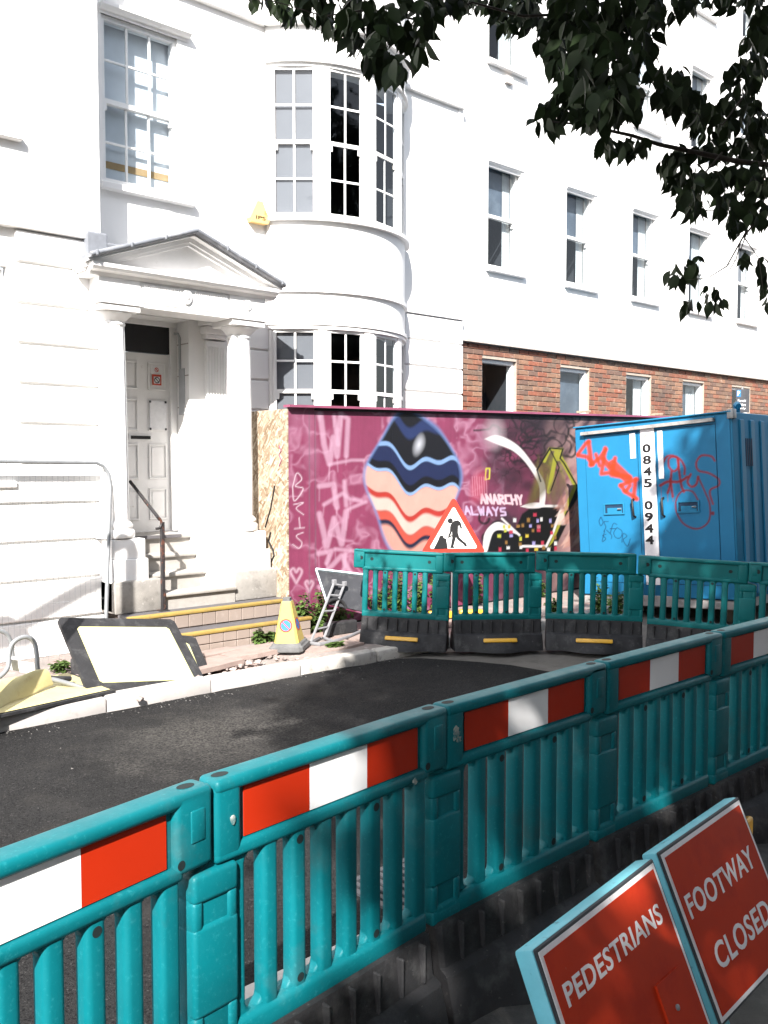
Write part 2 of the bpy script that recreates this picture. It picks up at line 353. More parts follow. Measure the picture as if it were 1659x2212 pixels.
# far pavement: broken up, dug out behind the new kerb
nx, ny = 360, 58; X0, X1, Y0, Y1 = 0.5, 14.5, 6.66, 8.86
def vnoise(x, y, seed=0):
    xi = np.floor(x).astype(int); yi = np.floor(y).astype(int); fx = x-xi; fy = y-yi
    fx = fx*fx*(3-2*fx); fy = fy*fy*(3-2*fy)
    def h(a, b):
        n = (a*374761393 + b*668265263 + seed*974711) & 0x7fffffff
        n = ((n ^ (n >> 13))*1274126177) & 0x7fffffff
        return ((n ^ (n >> 16)) & 0xffff)/65535.
    return (h(xi,yi)*(1-fx)+h(xi+1,yi)*fx)*(1-fy)+(h(xi,yi+1)*(1-fx)+h(xi+1,yi+1)*fx)*fy
def fbm(x, y, o=4, seed=0):
    s = 0; a = .5
    for i in range(o): s = s+a*vnoise(x*2**i, y*2**i, seed+i); a *= .5
    return s/(1-.5**o)
gx, gy = np.meshgrid(np.linspace(X0, X1, nx), np.linspace(Y0, Y1, ny))
dug = np.clip(1-np.abs(gy-6.95)/.42, 0, 1)*np.clip((5.35-gx)/.5, 0, 1)
dug = np.clip(dug*2.2*(.35+fbm(gx*3, gy*3, 3, 5)), 0, 1)
gz = .098+.014*(fbm(gx*4, gy*4, 4, 2)-.5) - dug*.075 + dug*.055*(fbm(gx*14, gy*14, 3, 9)-.4)
vs = np.stack([gx, gy, gz], -1).reshape(-1, 3)
idx = np.arange(nx*ny).reshape(ny, nx)
fs = np.stack([idx[:-1,:-1], idx[:-1,1:], idx[1:,1:], idx[1:,:-1]], -1).reshape(-1, 4)
me = bpy.data.meshes.new('pavement'); me.from_pydata(vs.tolist(), [], fs.tolist()); me.materials.append(M['pavement']); finish(me, 180)
pave = tag(obj('pavement', me), kind='structure')
sheet('pavement_beyond', 14.5, 60, 6.66, 8.9, .098, 'pavement'); sheet('pavement_before', -40, .5, 6.66, 8.9, .098, 'pavement')
for i in range(-3, 12):
    x = .35+.915*i; new = x < 4.9
    m_ = MB().box(0, .905, 0, .15, -.05, .118, .014 if new else .03).mesh('kerbstone', 'kerb' if new else 'kerb_old', 40)
    obj('kerbstone', m_, pave, (x, 6.545+random.uniform(-.004,.004), random.uniform(-.004,.004)-(0 if new else .012)), (0, 0, R(random.uniform(-.25,.25))))
for (x, y, w, d, a, z) in [(4.35,7.12,.55,.42,6,.10),(4.92,7.28,.62,.40,-3,.108),(4.62,7.5,.5,.24,2,.102),(3.75,7.35,.4,.35,20,.09),(5.62,7.0,.6,.45,1,.10),(6.3,7.2,.62,.6,-2,.10),(6.95,7.2,.62,.6,1,.10),(7.6,7.2,.62,.6,0,.10)]:
    q = [(-w/2,-d/2*random.uniform(.6,1)),(-w*.1,-d/2*random.uniform(.8,1)),(w/2,-d/2*random.uniform(.6,1)),(w/2*random.uniform(.85,1),d/2),(-w/2,d/2)]
    s_ = MB().prism(q, -.03, .012, 'z').build('paving_slab', 'slab', pave); s_.location = (x, y, z); s_.rotation_euler = (R(random.uniform(-2,2)), R(random.uniform(-2,2)), R(a))
mb = MB()
for i in range(230):
    x = random.uniform(2.2, 5.4); y = random.gauss(6.97, .14)
    if i > 170: x = random.uniform(2, 9); y = random.uniform(6.75, 7.6)
    r_ = random.choice([.008,.012,.018,.03]); bm = bmesh.new(); bmesh.ops.create_icosphere(bm, subdivisions=1, radius=r_)
    for v in bm.verts: v.co = Vector((v.co.x*random.uniform(.6,1.6), v.co.y*random.uniform(.6,1.5), v.co.z*random.uniform(.4,1)))
    bm.verts.index_update(); mb.add([v.co+Vector((x, y, .06+r_*.3)) for v in bm.verts], [[v.index for v in f.verts] for f in bm.faces]); bm.free()
tag(mb.build('rubble', 'rubble'), 'loose stones and broken mortar behind the new kerb', 'rubble', kind='stuff')
mb = MB()
for i in range(380):
    x = random.uniform(1.2, 7.4); y = 6.53-abs(random.gauss(0, .10)) if i < 330 else random.uniform(2.7, 6.4)
    r_ = random.choice([.003,.004,.005,.008]); a = random.uniform(0, 3)
    mb.add([(x+r_*math.cos(a+t)*random.uniform(.7,1.5), y+r_*math.sin(a+t), .008+(r_ if k == 3 else 0)) for k, t in enumerate((0, 2.1, 4.2, 1))], [(0,1,3),(1,2,3),(2,0,3)])
tag(mb.build('grit', 'grit'), 'loose grit on the road along the far kerb', 'grit', kind='stuff')
# drain grating by the near kerb
g_ = thing('drain_grating', 'iron drain grating in the road behind the teal barriers', 'grating', (2.55, 2.72, .012))
MB().box(0,.45,0,.03,-.01,.008).box(0,.45,.37,.4,-.01,.008).box(0,.03,.03,.37,-.01,.008).box(.42,.45,.03,.37,-.01,.008).build('frame', 'dark_plate', g_)
for i in range(8): MB().box(.05+.047*i, .075+.047*i, .03, .37, -.01, .006).build('bar', 'dark_plate', g_)

# ================================================================== BUILDINGS
def wall_open(mb, y, x0, x1, z0, z1, ops, rev=.14):
    xs = sorted({x0, x1, *[o[0] for o in ops], *[o[1] for o in ops]}); zs = sorted({z0, z1, *[o[2] for o in ops], *[o[3] for o in ops]})
    for a, b in zip(xs, xs[1:]):
        for c, d in zip(zs, zs[1:]):
            mx, mz = (a+b)/2, (c+d)/2
            if any(o[0] < mx < o[1] and o[2] < mz < o[3] for o in ops): continue
            mb.quad((a,y,c),(b,y,c),(b,y,d),(a,y,d))
    for a, b, c, d in [o[:4] for o in ops]:
        mb.quad((a,y,c),(a,y+rev,c),(a,y+rev,d),(a,y,d)); mb.quad((b,y,c),(b,y+rev,c),(b,y+rev,d),(b,y,d))
        mb.quad((a,y,c),(b,y,c),(b,y+rev,c),(a,y+rev,c)); mb.quad((a,y,d),(b,y,d),(b,y+rev,d),(a,y+rev,d))
    return mb
def window(parent, loc, rz, w, h, cols, rows, split=.5, back=None, topback=None, fw=.045, room=True, strip=False, half=None):
    """sash window; local x along, y inwards, z up"""
    f = MB(); f.box(0, fw, 0, .1, 0, h).box(w-fw, w, 0, .1, 0, h).box(fw, w-fw, 0, .1, h-fw, h).box(fw, w-fw, 0, .1, 0, fw*1.3)
    zm = h*split
    if split: f.box(fw, w-fw, .018, .09, zm-.022, zm+.022)
    for s_ in ((-1, 1) if split else ()): f.box(fw if s_ < 0 else w-fw-.03, fw+.03 if s_ < 0 else w-fw, .02, .06, zm-.09, zm-.022)
    o = f.build('window', 'sash_white', parent, loc=loc, rot=(0, 0, rz))
    parts = [(fw*1.3, zm-.022, .062, rows), (zm+.022, h-fw, .03, rows)] if split else [(fw*1.3, h-fw, .04, rows)]
    gb = .024
    for (a, b, y, nr) in parts:
        pw = (w-2*fw)/cols; ph = (b-a)/nr
        for i in range(1, cols): MB().box(fw+pw*i-gb/2, fw+pw*i+gb/2, y-.012, y+.016, a, b, .005, 1).build('glazing_bar', 'sash_white', o)
        for j in range(1, nr): MB().box(fw, w-fw, y-.010, y+.014, a+ph*j-gb/2, a+ph*j+gb/2, .005, 1).build('glazing_bar', 'sash_white', o)
        for i in range(cols):
            for j in range(nr):
                x0, x1, z0, z1 = fw+pw*i+.01, fw+pw*(i+1)-.01, a+ph*j+.01, a+ph*(j+1)-.01; t = random.uniform(-.002,.002)
                MB().quad((x0,y+t,z0),(x1,y-t,z0),(x1,y+t*.5,z1),(x0,y,z1)).build('pane', 'glass', o)
    if back:
        MB().quad((-.02,.13,0),(w+.02,.13,0),(w+.02,.13,h),(-.02,.13,h)).build('blind', back, o)
        if strip: MB().box(fw, w-fw, .122, .128, .19, .26).build('blind_strip', 'tan_strip', o)
    if topback: MB().quad((0,.13,h*split),(w,.13,h*split),(w,.13,h),(0,.13,h)).build('blind', topback, o)  # sheet coloured to stand in for sky reflected in the upper panes
    if half:
        x0 = w*(1-half); c_ = MB(); n = 8
        for k in range(n):
            a, b = x0+(w-fw-x0)*k/n, x0+(w-fw-x0)*(k+1)/n; ya, yb = .115+.012*(k%2), .115+.012*((k+1)%2)
            c_.quad((a,ya,.05),(b,yb,.05),(b,yb,h-.05),(a,ya,h-.05))
        c_.build('curtain', 'curtain', o)
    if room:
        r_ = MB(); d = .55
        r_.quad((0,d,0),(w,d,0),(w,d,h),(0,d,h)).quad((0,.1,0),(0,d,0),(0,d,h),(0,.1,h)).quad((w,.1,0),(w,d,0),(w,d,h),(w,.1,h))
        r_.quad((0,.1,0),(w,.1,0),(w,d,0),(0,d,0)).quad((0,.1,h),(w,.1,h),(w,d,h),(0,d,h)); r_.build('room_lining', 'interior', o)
    return o
def sill(parent, x0, x1, y, z, proj_=.07, t=.06): return MB().box(x0, x1, y-proj_, y+.05, z-t, z, .008, 1).build('sill', 'stucco_trim', parent)
def head(parent, x0, x1, y, z, proj_=.05):
    return MB().prism([(y+.02,z-.06),(y-.012,z-.06),(y-.02,z-.03),(y-proj_*.6,z-.025),(y-proj_,z),(y-proj_,z+.03),(y+.02,z+.03)], x0, x1, 'x').build('window_head', 'stucco_trim', parent)
def course(parent, x0, x1, z0, z1, yf, yb, m='stucco'):
    return MB().box(x0, x1, yf, yb, z0, z1, .010, 1).build('stone_course', m, parent)

# ---- house at the left edge (projects 0.45 m)
HL = thing('neighbouring_house', 'white stucco house front at left edge with banded ground floor', 'building')
def rebase(root, base):                              # put the empty at the thing's base, parts stay where they are
    base = Vector(base); root.location = base
    for ch in root.children: ch.location = Vector(ch.location)-base
mb = wall_open(MB(), 8.402, -6, 3.97, 4.0, 14, [(2.0, 3.05, 4.80, 6.5)])
mb.quad((3.97,8.402,4.0),(3.97,8.86,4.0),(3.97,8.86,14),(3.97,8.402,14))
wall_open(mb, 8.44, -6, 3.955, -.05, 4.0, [(2.0, 3.10, 1.72, 3.64)], .1)
mb.quad((3.955,8.44,-.05),(3.955,8.86,-.05),(3.955,8.86,4.0),(3.955,8.44,4.0)); mb.build('wall', 'stucco', HL)
MB().box(-6, 3.985, 8.362, 8.46, 3.985, 4.03, .01).build('string_course', 'stucco_trim', HL)
MB().box(3.80, 4.02, 8.34, 8.5, 3.74, 4.06, .02).build('lead_flashing', 'lead', HL)
ZJ = [-.05, .085, .441, .811, 1.167, 1.522, 1.888, 2.247, 2.607, 2.967, 3.325, 3.688, 3.98]
for a, b in zip(ZJ, ZJ[1:]):
    xl = 3.17 if a > 1.6 else -6
    course(HL, xl, 3.962+random.uniform(-.006,.006), a+.011, b-.011, 8.40+random.uniform(-.003,.003), 8.47)
window(HL, (2.05, 8.5, 1.74), 0, 1.03, 1.88, 3, 2, .5, 'blind_blue'); sill(HL, 1.95, 3.13, 8.44, 1.73)
window(HL, (2.02, 8.5, 4.82), 0, 1.02, 1.66, 3, 2, .5, 'blind'); sill(HL, 1.9, 3.23, 8.40, 4.80)

# ---- town house with the portico and the bow window
HM = thing('town_house', 'white town house with pedimented porch and curved bow window', 'building')
WY = 8.85; BX, BY, BR = 7.25, 9.53, 1.277
mb = wall_open(MB(), WY, 3.9, 6.24, -.05, 14, [(4.225, 5.07, 4.70, 6.34), (4.385, 5.165, 1.12, 3.42)], .12)
wall_open(mb, WY, 8.26, 9.44, -.05, 14, [])
mb.quad((9.44,WY,-.05),(9.44,9.0,-.05),(9.44,9.0,14),(9.44,WY,14)); mb.build('wall', 'stucco', HM)
def arc(mb, p0, p1, z0, z1, r0, r1, n=None):
    n = n or max(2, int(abs(p1-p0)/3)); vs = []; fs = []
    for i in range(n+1):
        p = R(p0+(p1-p0)*i/n); s_, c_ = math.sin(p), math.cos(p)
        vs += [(BX+r1*s_, BY-r1*c_, z0), (BX+r1*s_, BY-r1*c_, z1), (BX+r0*s_, BY-r0*c_, z1), (BX+r0*s_, BY-r0*c_, z0)]
    for i in range(n):
        for k in range(4): fs.append((i*4+k, i*4+(k+1)%4, i*4+4+(k+1)%4, i*4+4+k))
    fs += [(0,1,2,3), tuple(n*4+k for k in (3,2,1,0))]
    return mb.add(vs, fs)
for a, b in [(-.05, 2.02), (3.42, 4.70), (6.36, 14)]: arc(MB(), -57, 57, a, b, BR-.25, BR).build('bow_wall', 'stucco', HM, 40)
PIER = [(-57,-53.4), (-31.6,-24.8), (-5.2, 3.2), (24.6, 32.5), (53.2, 57)]
for a, b in [(2.02, 3.42), (4.70, 6.36)]:
    for p0, p1 in PIER:
        q = arc(MB(), p0, p1, a, b, BR-.05, BR-.012); arc(q, p0+1.1, p1-1.1, a, b, BR-.02, BR+.004); q.build('window_pier', 'stucco_trim', HM, 40)
for z, h_, pr in [(4.64,.045,.06),(3.84,.05,.035),(3.47,.045,.03),(3.425,.035,.015),(6.40,.04,.035),(6.80,.06,.06)]:
    arc(MB(), -57, 57, z, z+h_, BR-.05, BR+pr).build('bow_moulding', 'stucco_trim', HM, 40)
for zb, h_ in ((2.02, 1.40), (4.70, 1.66)):
    for k, (p0, p1) in enumerate([(-53.6,-31.4), (-25,-5), (3,24.8), (32.3,53.4)]):
        a = Vector((BX+(BR-.006)*math.sin(R(p0)), BY-(BR-.006)*math.cos(R(p0)), zb)); b = Vector((BX+(BR-.006)*math.sin(R(p1)), BY-(BR-.006)*math.cos(R(p1)), zb))
        d = b-a
        bk = 'blind_grey' if k == 0 else None
        window(HM, a, math.atan2(d.y, d.x), d.length, h_, 2, 2, .5, bk, fw=.03, room=False).scale.y = .36
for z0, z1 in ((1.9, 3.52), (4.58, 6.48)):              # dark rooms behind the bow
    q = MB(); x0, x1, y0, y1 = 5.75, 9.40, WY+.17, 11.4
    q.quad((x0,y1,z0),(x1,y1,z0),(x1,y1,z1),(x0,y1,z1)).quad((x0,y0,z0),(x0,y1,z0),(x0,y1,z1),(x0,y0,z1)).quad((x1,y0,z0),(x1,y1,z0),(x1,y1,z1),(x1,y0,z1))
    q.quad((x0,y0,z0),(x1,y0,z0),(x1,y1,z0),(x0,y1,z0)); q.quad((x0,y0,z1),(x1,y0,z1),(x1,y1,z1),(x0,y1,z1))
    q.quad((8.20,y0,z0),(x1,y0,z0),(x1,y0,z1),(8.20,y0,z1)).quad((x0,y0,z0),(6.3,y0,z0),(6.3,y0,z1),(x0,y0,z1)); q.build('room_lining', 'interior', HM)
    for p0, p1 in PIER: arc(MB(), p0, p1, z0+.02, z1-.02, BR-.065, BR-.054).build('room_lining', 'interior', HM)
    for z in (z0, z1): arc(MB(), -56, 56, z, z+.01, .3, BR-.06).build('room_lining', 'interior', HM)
# banded ground floor and string courses on the flat wall
for x0, x1 in [(5.70, 6.20), (8.34, 9.445)]:
    for a, b in [(.47,.80),(.80,1.14),(1.14,1.48),(1.48,1.82),(1.82,2.16),(2.16,2.50),(2.50,2.84),(2.84,3.18),(3.18,3.52),(3.52,3.855)]:
        course(HM, x0, x1, a+.010, b-.010, WY-.028+random.uniform(-.002,.002), WY+.02)
    MB().box(x0, x1+.004, WY-.05, WY+.03, 3.858, 3.90, .008).build('string_course', 'stucco_trim', HM)
MB().box(3.95, 6.22, WY-.06, WY+.03, 6.80, 6.86, .012).build('string_course', 'stucco_trim', HM)
MB().box(8.28, 9.45, WY-.06, WY+.03, 6.70, 6.76, .012).build('string_course', 'stucco_trim', HM)
MB().box(9.36, 9.446, WY-.012, WY+.02, 3.9, 14, .004).build('corner_strip', 'stucco_trim', HM)
window(HM, (4.225, WY+.03, 4.70), 0, .845, 1.64, 3, 2, .5, 'blind', fw=.04, strip=True)
head(HM, 4.20, 5.20, WY, 6.40, .09); sill(HM, 4.18, 5.23, WY, 4.69, .08, .07)
v_ = MB().box(4.78, 4.98, WY-.006, WY+.02, 4.44, 4.54).build('air_brick', 'stucco_trim', HM)
for i in range(5):
    for j in range(4): MB().box(4.795+.036*i, 4.812+.036*i, WY-.008, WY, 4.452+.022*j, 4.463+.022*j).build('vent_hole', 'joint', v_)
# doorway
DY = 9.15
RY = WY+.12; mb = MB(); mb.quad((5.165,RY,1.12),(5.165,DY,1.12),(5.165,DY,3.42),(5.165,RY,3.42)).quad((4.385,RY,1.12),(4.385,DY,1.12),(4.385,DY,3.42),(4.385,RY,3.42)).quad((4.385,RY,3.42),(5.165,RY,3.42),(5.165,DY,3.42),(4.385,DY,3.42))
mb.build('door_reveal', 'stucco', HM)
MB().box(5.085, 5.165, DY-.05, DY+.05, 1.15, 3.37, .008).box(4.38, 4.45, DY-.05, DY+.05, 1.15, 3.37, .008).box(4.38, 5.17, DY-.06, DY+.05, 3.365, 3.425, .006).build('door_frame', 'paint_white', HM)
MB().box(4.45, 5.10, DY-.03, DY+.02, 3.075, 3.365).build('fanlight_panel', 'black_panel', HM)
door = MB().box(4.45, 5.085, DY-.01, DY+.04, 1.155, 3.07).build('door', 'paint_white', HM)
for (x0, x1) in [(4.49, 4.71), (4.83, 5.045)]:
    for (z0, z1) in [(1.28, 1.62), (1.72, 2.10), (2.24, 2.58), (2.68, 2.98)]:
        q = MB(); t = .018
        q.box(x0,x1,DY-.024,DY-.01,z0,z0+t,.004,1).box(x0,x1,DY-.024,DY-.01,z1-t,z1,.004,1).box(x0,x0+t,DY-.024,DY-.01,z0+t,z1-t,.004,1).box(x1-t,x1,DY-.024,DY-.01,z0+t,z1-t,.004,1)
        q.box(x0+.035,x1-.035,DY-.016,DY-.01,z0+.035,z1-.035,.004,1); q.build('door_panel', 'paint_white', door)
MB().box(4.60, 4.87, DY-.022, DY-.01, 2.135, 2.20, .004).build('letter_plate', 'sash_white', door)
MB().box(4.62, 4.85, DY-.026, DY-.02, 2.15, 2.185).build('letter_slot', 'black', door)
MB().box(4.84, 5.04, DY-.032, DY-.024, 2.255, 2.565, .01).box(4.845,5.035,DY-.036,DY-.03,2.27,2.275).build('notice_frame', 'sign_white', door)
for (x, z) in [(4.845,2.262),(5.03,2.262),(4.845,2.555),(5.03,2.555)]: MB().box(x-.012,x+.012,DY-.038,DY-.03,z-.012,z+.012,.004).build('clip', 'dark_plate', door)
q = MB().box(4.875, 4.985, DY-.030, DY-.026, 2.735, 2.85).build('warning_notice', 'red_print', door)
MB().box(4.893,4.967,DY-.0325,DY-.030,2.752,2.826).build('notice_field', 'sign_white', door)
for (cx, cz, r_, yy) in [(4.93, 2.789, .034, DY-.034), (4.93, 2.90, .024, DY-.028)]:
    w_ = MB(); disc(w_, cx, cz, r_, yy, 20, r_*.72); w_.prism([(cx-.7*r_-.004,cz+.7*r_),(cx-.7*r_+.004,cz+.7*r_+.004),(cx+.7*r_+.004,cz-.7*r_),(cx+.7*r_-.004,cz-.7*r_-.004)], yy-.001, yy, 'y'); w_.build('warning_symbol', 'black' if cz < 2.85 else 'red_print', door)
MB().box(5.152, 5.166, DY-.22, DY-.1, 2.42, 2.92, .006).build('conduit_box', 'conduit', HM)
MB().tube([(5.155,DY-.13,2.9),(5.155,DY-.13,3.25),(5.15,DY-.10,3.30),(5.12,DY-.07,3.30)], .014, 8).build('conduit', 'conduit', HM, 60)
for z in (1.48, 1.82, 2.16, 2.5, 2.84, 3.18): MB().box(5.163, 5.17, WY+.005, DY-.06, z-.006, z+.006).build('reveal_joint', 'joint', HM)
# ---- porch
def column(x, y):
    c_ = MB().lathe([(.185,1.175),(.19,1.19),(.19,1.235),(.18,1.25),(.165,1.262),(.172,1.275),(.172,1.30),(.155,1.318),(.146,1.33)], 40, (x,y)).mesh('column_base', 'paint_white', 50)
    z0, z1 = 1.325, 3.20; prof = [(.140-.022*(t**1.6), z0+(z1-z0)*t) for t in [0,.01,.04,.15,.3,.45,.6,.75,.9,.96,.99,1]]
    def fl(r, z, th):
        k = (th*18/(2*math.pi)) % 1; f = math.sin(math.pi*k)
        e = min(1, min(z-z0, z1-z)/.05); return r-.011*(f**.8)*max(0, e)
    sh = MB().lathe(prof, 144, (x,y), fl).build('column', 'paint_white', HM, 50)
    obj('column_base', c_, sh)
    MB().lathe([(.118,3.195),(.126,3.205),(.126,3.22),(.118,3.232),(.135,3.25),(.165,3.285),(.185,3.30),(.19,3.315)], 40, (x,y)).build('capital', 'paint_white', sh, 50)
    MB().box(x-.2, x+.2, y-.2, y+.2, 3.318, 3.375, .006).build('abacus', 'paint_white', sh)
    return sh
column(4.05, 8.36); column(5.48, 8.36)
for x in (4.05, 5.48):
    pl = MB(); n = 7; w_ = .25; pl.box(x-w_/2, x+w_/2, WY-.05, WY+.02, 1.2, 3.22)
    for i in range(n): pl.box(x-w_/2+.004+i*w_/n, x-w_/2-.004+(i+.62)*w_/n, WY-.064, WY-.049, 1.28, 3.16, .005, 1)
    p_ = pl.build('pilaster', 'paint_white', HM)
    MB().box(x-.145, x+.145, WY-.08, WY+.02, 1.175, 1.24, .01).build('pilaster_base', 'paint_white', p_)
    MB().box(x-.15, x+.15, WY-.09, WY+.02, 3.24, 3.29, .01).box(x-.17, x+.17, WY-.11, WY+.02, 3.29, 3.37, .012).build('pilaster_capital', 'paint_white', p_)
EY = 8.18                                             # face of the entablature
MB().box(3.85, 5.68, EY, 8.52, 3.376, 3.62).box(3.85, 4.26, 8.521, 8.86, 3.376, 3.62).box(5.28, 5.68, 8.521, 8.86, 3.376, 3.62).build('entablature', 'paint_white', HM)
MB().box(4.2, 5.3, 8.5, 8.87, 3.52, 3.56).build('porch_ceiling', 'paint_white', HM)
for x0, x1 in [(3.82, 4.275), (5.24, 5.71)]:
    MB().box(x0, x1, EY-.035, EY+.1, 3.377, 3.41, .006).box(x0+.012, x1-.012, EY-.02, EY+.1, 3.41, 3.445, .006).build('architrave', 'paint_white', HM)
    MB().box(x0+.02, x1-.02, EY-.012, EY+.1, 3.445, 3.625).build('frieze_block', 'paint_white', HM)
f_ = MB().box(4.275, 5.24, EY-.006, EY+.02, 3.42, 3.60).build('frieze_panel', 'paint_white', HM)
q = MB()
for i in range(44):
    x = 4.30+i*.0212
    if abs(x-4.757) > .075: q.box(x, x+.012, EY-.014, EY-.005, 3.47, 3.595, .003, 1)
q.build('fluting', 'paint_white', f_)
for x, r_ in ((4.757, .055), (5.475, .04)):
    t = MB().lathe([(r_, 0), (r_, .012), (r_*.8, .018), (r_*.7, .010), (r_*.45, .012), (r_*.3, .024), (.004, .028)], 24).build('rosette', 'paint_white', HM, 60)
    t.location = (x, EY-.010, 3.53); t.rotation_euler = (R(90), 0, 0); t.scale = (1, 1.35, 1)
MB().prism([(8.87,3.62),(EY-.02,3.62),(EY-.04,3.65),(8.09,3.665),(8.07,3.69),(8.07,3.725),(8.87,3.725)], 3.74, 5.80, 'x').build('cornice', 'paint_white', HM)
AX, AZ = 4.80, 4.13
MB().prism([(3.78,3.726),(5.78,3.726),(AX,4.10)], 8.24, 8.36, 'y').build('tympanum', 'paint_white', HM)
for sg in (-1, 1):
    ex = 3.70 if sg < 0 else 5.86; ez = 3.735
    d = Vector((AX-ex, 0, AZ-ez)).normalized(); nrm = Vector((-d.z, 0, d.x)); nrm = nrm if nrm.z > 0 else -nrm
    def pt(t, h): return (ex+(AX-ex)*t - (0), AZ*0+ez+(AZ-ez)*t + h)
    def band(h0, h1, y0, y1, nm, m_, sm=None):
        return MB().prism([(ex, ez+h0), (AX, AZ+h0), (AX, AZ+h1), (ex, ez+h1)], y0, y1, 'y').build(nm, m_, HM)
    band(-.055, -.01, 8.17, 8.86, 'raking_cornice', 'paint_white'); band(-.085, -.055, 8.20, 8.36, 'raking_moulding', 'paint_white')
    band(-.01, .012, 8.09, 8.87, 'raking_fascia', 'paint_white'); band(.012, .05, 8.03, 8.87, 'lead_roof', 'lead')
    MB().tube([(ex-.015*sg*0, 8.035, ez+.035), (AX, 8.035, AZ+.035)], .024, 8).build('lead_roll', 'lead', HM, 60)
    for t in (.05, .36, .68): MB().box(-.012,.012,-.03,.03,-.02,.032,.008).build('roof_clip', 'lead', HM, loc=(ex+(AX-ex)*t, 8.03, ez+(AZ-ez)*t+.03))
MB().box(3.98, 4.3, 8.5, 8.84, 3.95, 4.02, .02).build('lead_flashing', 'lead', HM, rot=(0,0,0))
# ---- pedestals and steps
for nm, a in [('pedestal', (5.02,5.70,8.19,8.84,.975,1.17)), ('pedestal', (4.99,5.735,8.16,8.845,.47,.974)), ('pedestal', (3.93,4.285,8.19,8.84,.975,1.165)), ('pedestal', (3.92,4.30,8.16,8.845,.47,.974))]:
    MB().box(*a, .012).build(nm, 'paint_white', HM, 40)
for a in [(5.24,5.87,8.10,8.846,.462,.772), (3.92,4.42,8.10,8.846,.462,.772)]: MB().box(*a, .018).build('flank_wall', 'concrete', HM, 40)
for y, z, xr, xl in [(8.09,.628,5.238,4.423), (8.27,.802,5.15,4.36), (8.45,.976,4.985,4.32), (8.62,1.15,5.018,4.29)]:
    yb = 9.16 if z > 1.1 else y+.25
    s_ = MB().box(xl, xr, y, yb, z-.19, z-.042, .004).build('stone_step', 'step_stone', HM)
    MB().box(xl, xr, y-.035, yb, z-.041, z, .012).build('nosing', 'step_stone', s_, 40)
MB().box(4.30, 4.9, 8.575, 8.62, 1.118, 1.153, .005).build('dark_nosing', 'tread_dark', HM)
for (y, z, xr, xl, hh, rowz) in [(7.90,.462,5.80,3.96,.17,[(.30,.425)]), (7.65,.292,5.88,3.90,.20,[(.165,.255),(.09,.160)])]:
    s_ = MB().box(xl, xr, y+.012, y+.30 if z < .4 else 8.2, z-.24, z-.034).build('tiled_step', 'grout', HM)
    MB().box(xl-.01, xr+.012, y+.055, y+.28 if z < .4 else 8.12, z-.034, z-.002, .004).build('tread', 'tread_dark', s_)
    MB().box(xl-.01, xr+.015, y-.012, y+.056, z-.036, z, .012).build('yellow_nosing', 'yellow_nosing', s_, 40)
    for z0, z1 in rowz:
        tw = .152; n = int((xr-xl)/tw)+1
        for i in range(n):
            x0 = xr-tw*(i+1)+.003; x1 = xr-tw*i-.003
            if x1 <= xl+.02: continue
            MB().box(max(xl, x0), x1, y+random.uniform(-.001,.001), y+.02, z0+.002, z1-.002, .003, 1).build('tile', 'tile', s_)
# ---- long office front on the right: white above, brick below
HR = thing('office_front', 'long white office front over a red brick ground floor', 'building')
OY = 8.90; op = []
for k in range(7):
    x = 10.03+1.82*k
    op += [(x, x+.74, 4.70, 6.20), (x, x+.74, 7.58, 9.06), (x, x+.74, 10.06, 11.4)]
wall_open(MB(), OY, 9.43, 40, 3.62, 16, op, .16).quad((9.43,OY,3.62),(40,OY,3.62),(40,9.0,3.62),(9.43,9.0,3.62)).build('wall', 'stucco', HR)
MB().box(9.45, 40, OY-.012, OY+.05, 3.60, 3.645).build('drip_edge', 'joint', HR)
for k in range(7):
    x = 10.03+1.82*k
    for z, h_ in ((4.70,1.50), (7.58,1.48), (10.06,1.34)):
        window(HR, (x, OY+.09, z), 0, .74, h_, 1, 1, .5, None, 'pane_bluegrey' if (k+int(z)) % 5 != 3 else 'blind_grey', fw=.04, half=random.choice([.30,.36,.42,.28]))
        sill(HR, x-.05, x+.80, OY, z-.01, .07, .07); head(HR, x+.0, x+.78, OY+.04, z+h_-.03, .06)
MB().box(10.36, 10.50, OY-.05, OY+.03, 7.33, 7.43).build('vent', 'joint', HR)
for x, z in [(11.33,4.39),(14.9,4.35),(18.5,4.33)]:
    v_ = MB().box(x-.09, x+.09, OY-.006, OY+.02, z-.08, z+.08).build('air_brick', 'stucco_trim', HR)
    for i in range(4):
        for j in range(4): MB().box(x-.075+.04*i, x-.055+.04*i, OY-.008, OY, z-.065+.038*j, z-.048+.038*j).build('vent_hole', 'joint', v_)
BYF = 8.95; bop = [(9.99+1.82*k, 9.99+1.82*k+.76, 1.9, 3.40) for k in range(7)]
bw = wall_open(MB(), BYF+.012, 9.44, 40, -.05, 3.62, bop, .1).build('brick_wall', 'mortar', HR)
for k in range(7):
    x = 9.99+1.82*k
    window(HR, (x+.005, BYF+.06, 1.9), 0, .75, 1.495, 1, 1, 0, 'pane_bluegrey' if k in (1,3) else None, fw=.05, half=[None,None,.4,.5,None,.4,.4][k])
TONES = [lin(182,126,102), lin(170,112,90), lin(186,142,116), lin(156,126,108), lin(176,136,112), lin(146,116,102), lin(184,116,92), lin(166,136,116)]
def brick_mesh(L_, tone):
    b_ = MB().box(0, L_-.011, 0, .03, 0, .064, .004, 1); me = b_.mesh('brick', 'brick')
    a = me.color_attributes.new('tone', 'FLOAT_COLOR', 'POINT'); a.data.foreach_set('color', [*tone, 1]*len(me.vertices)); return me
BMESH = {(L_, t): brick_mesh(L_, [c*.50 for c in TONES[t]]) for L_ in (.225, .1125) for t in range(len(TONES))}
allb = []
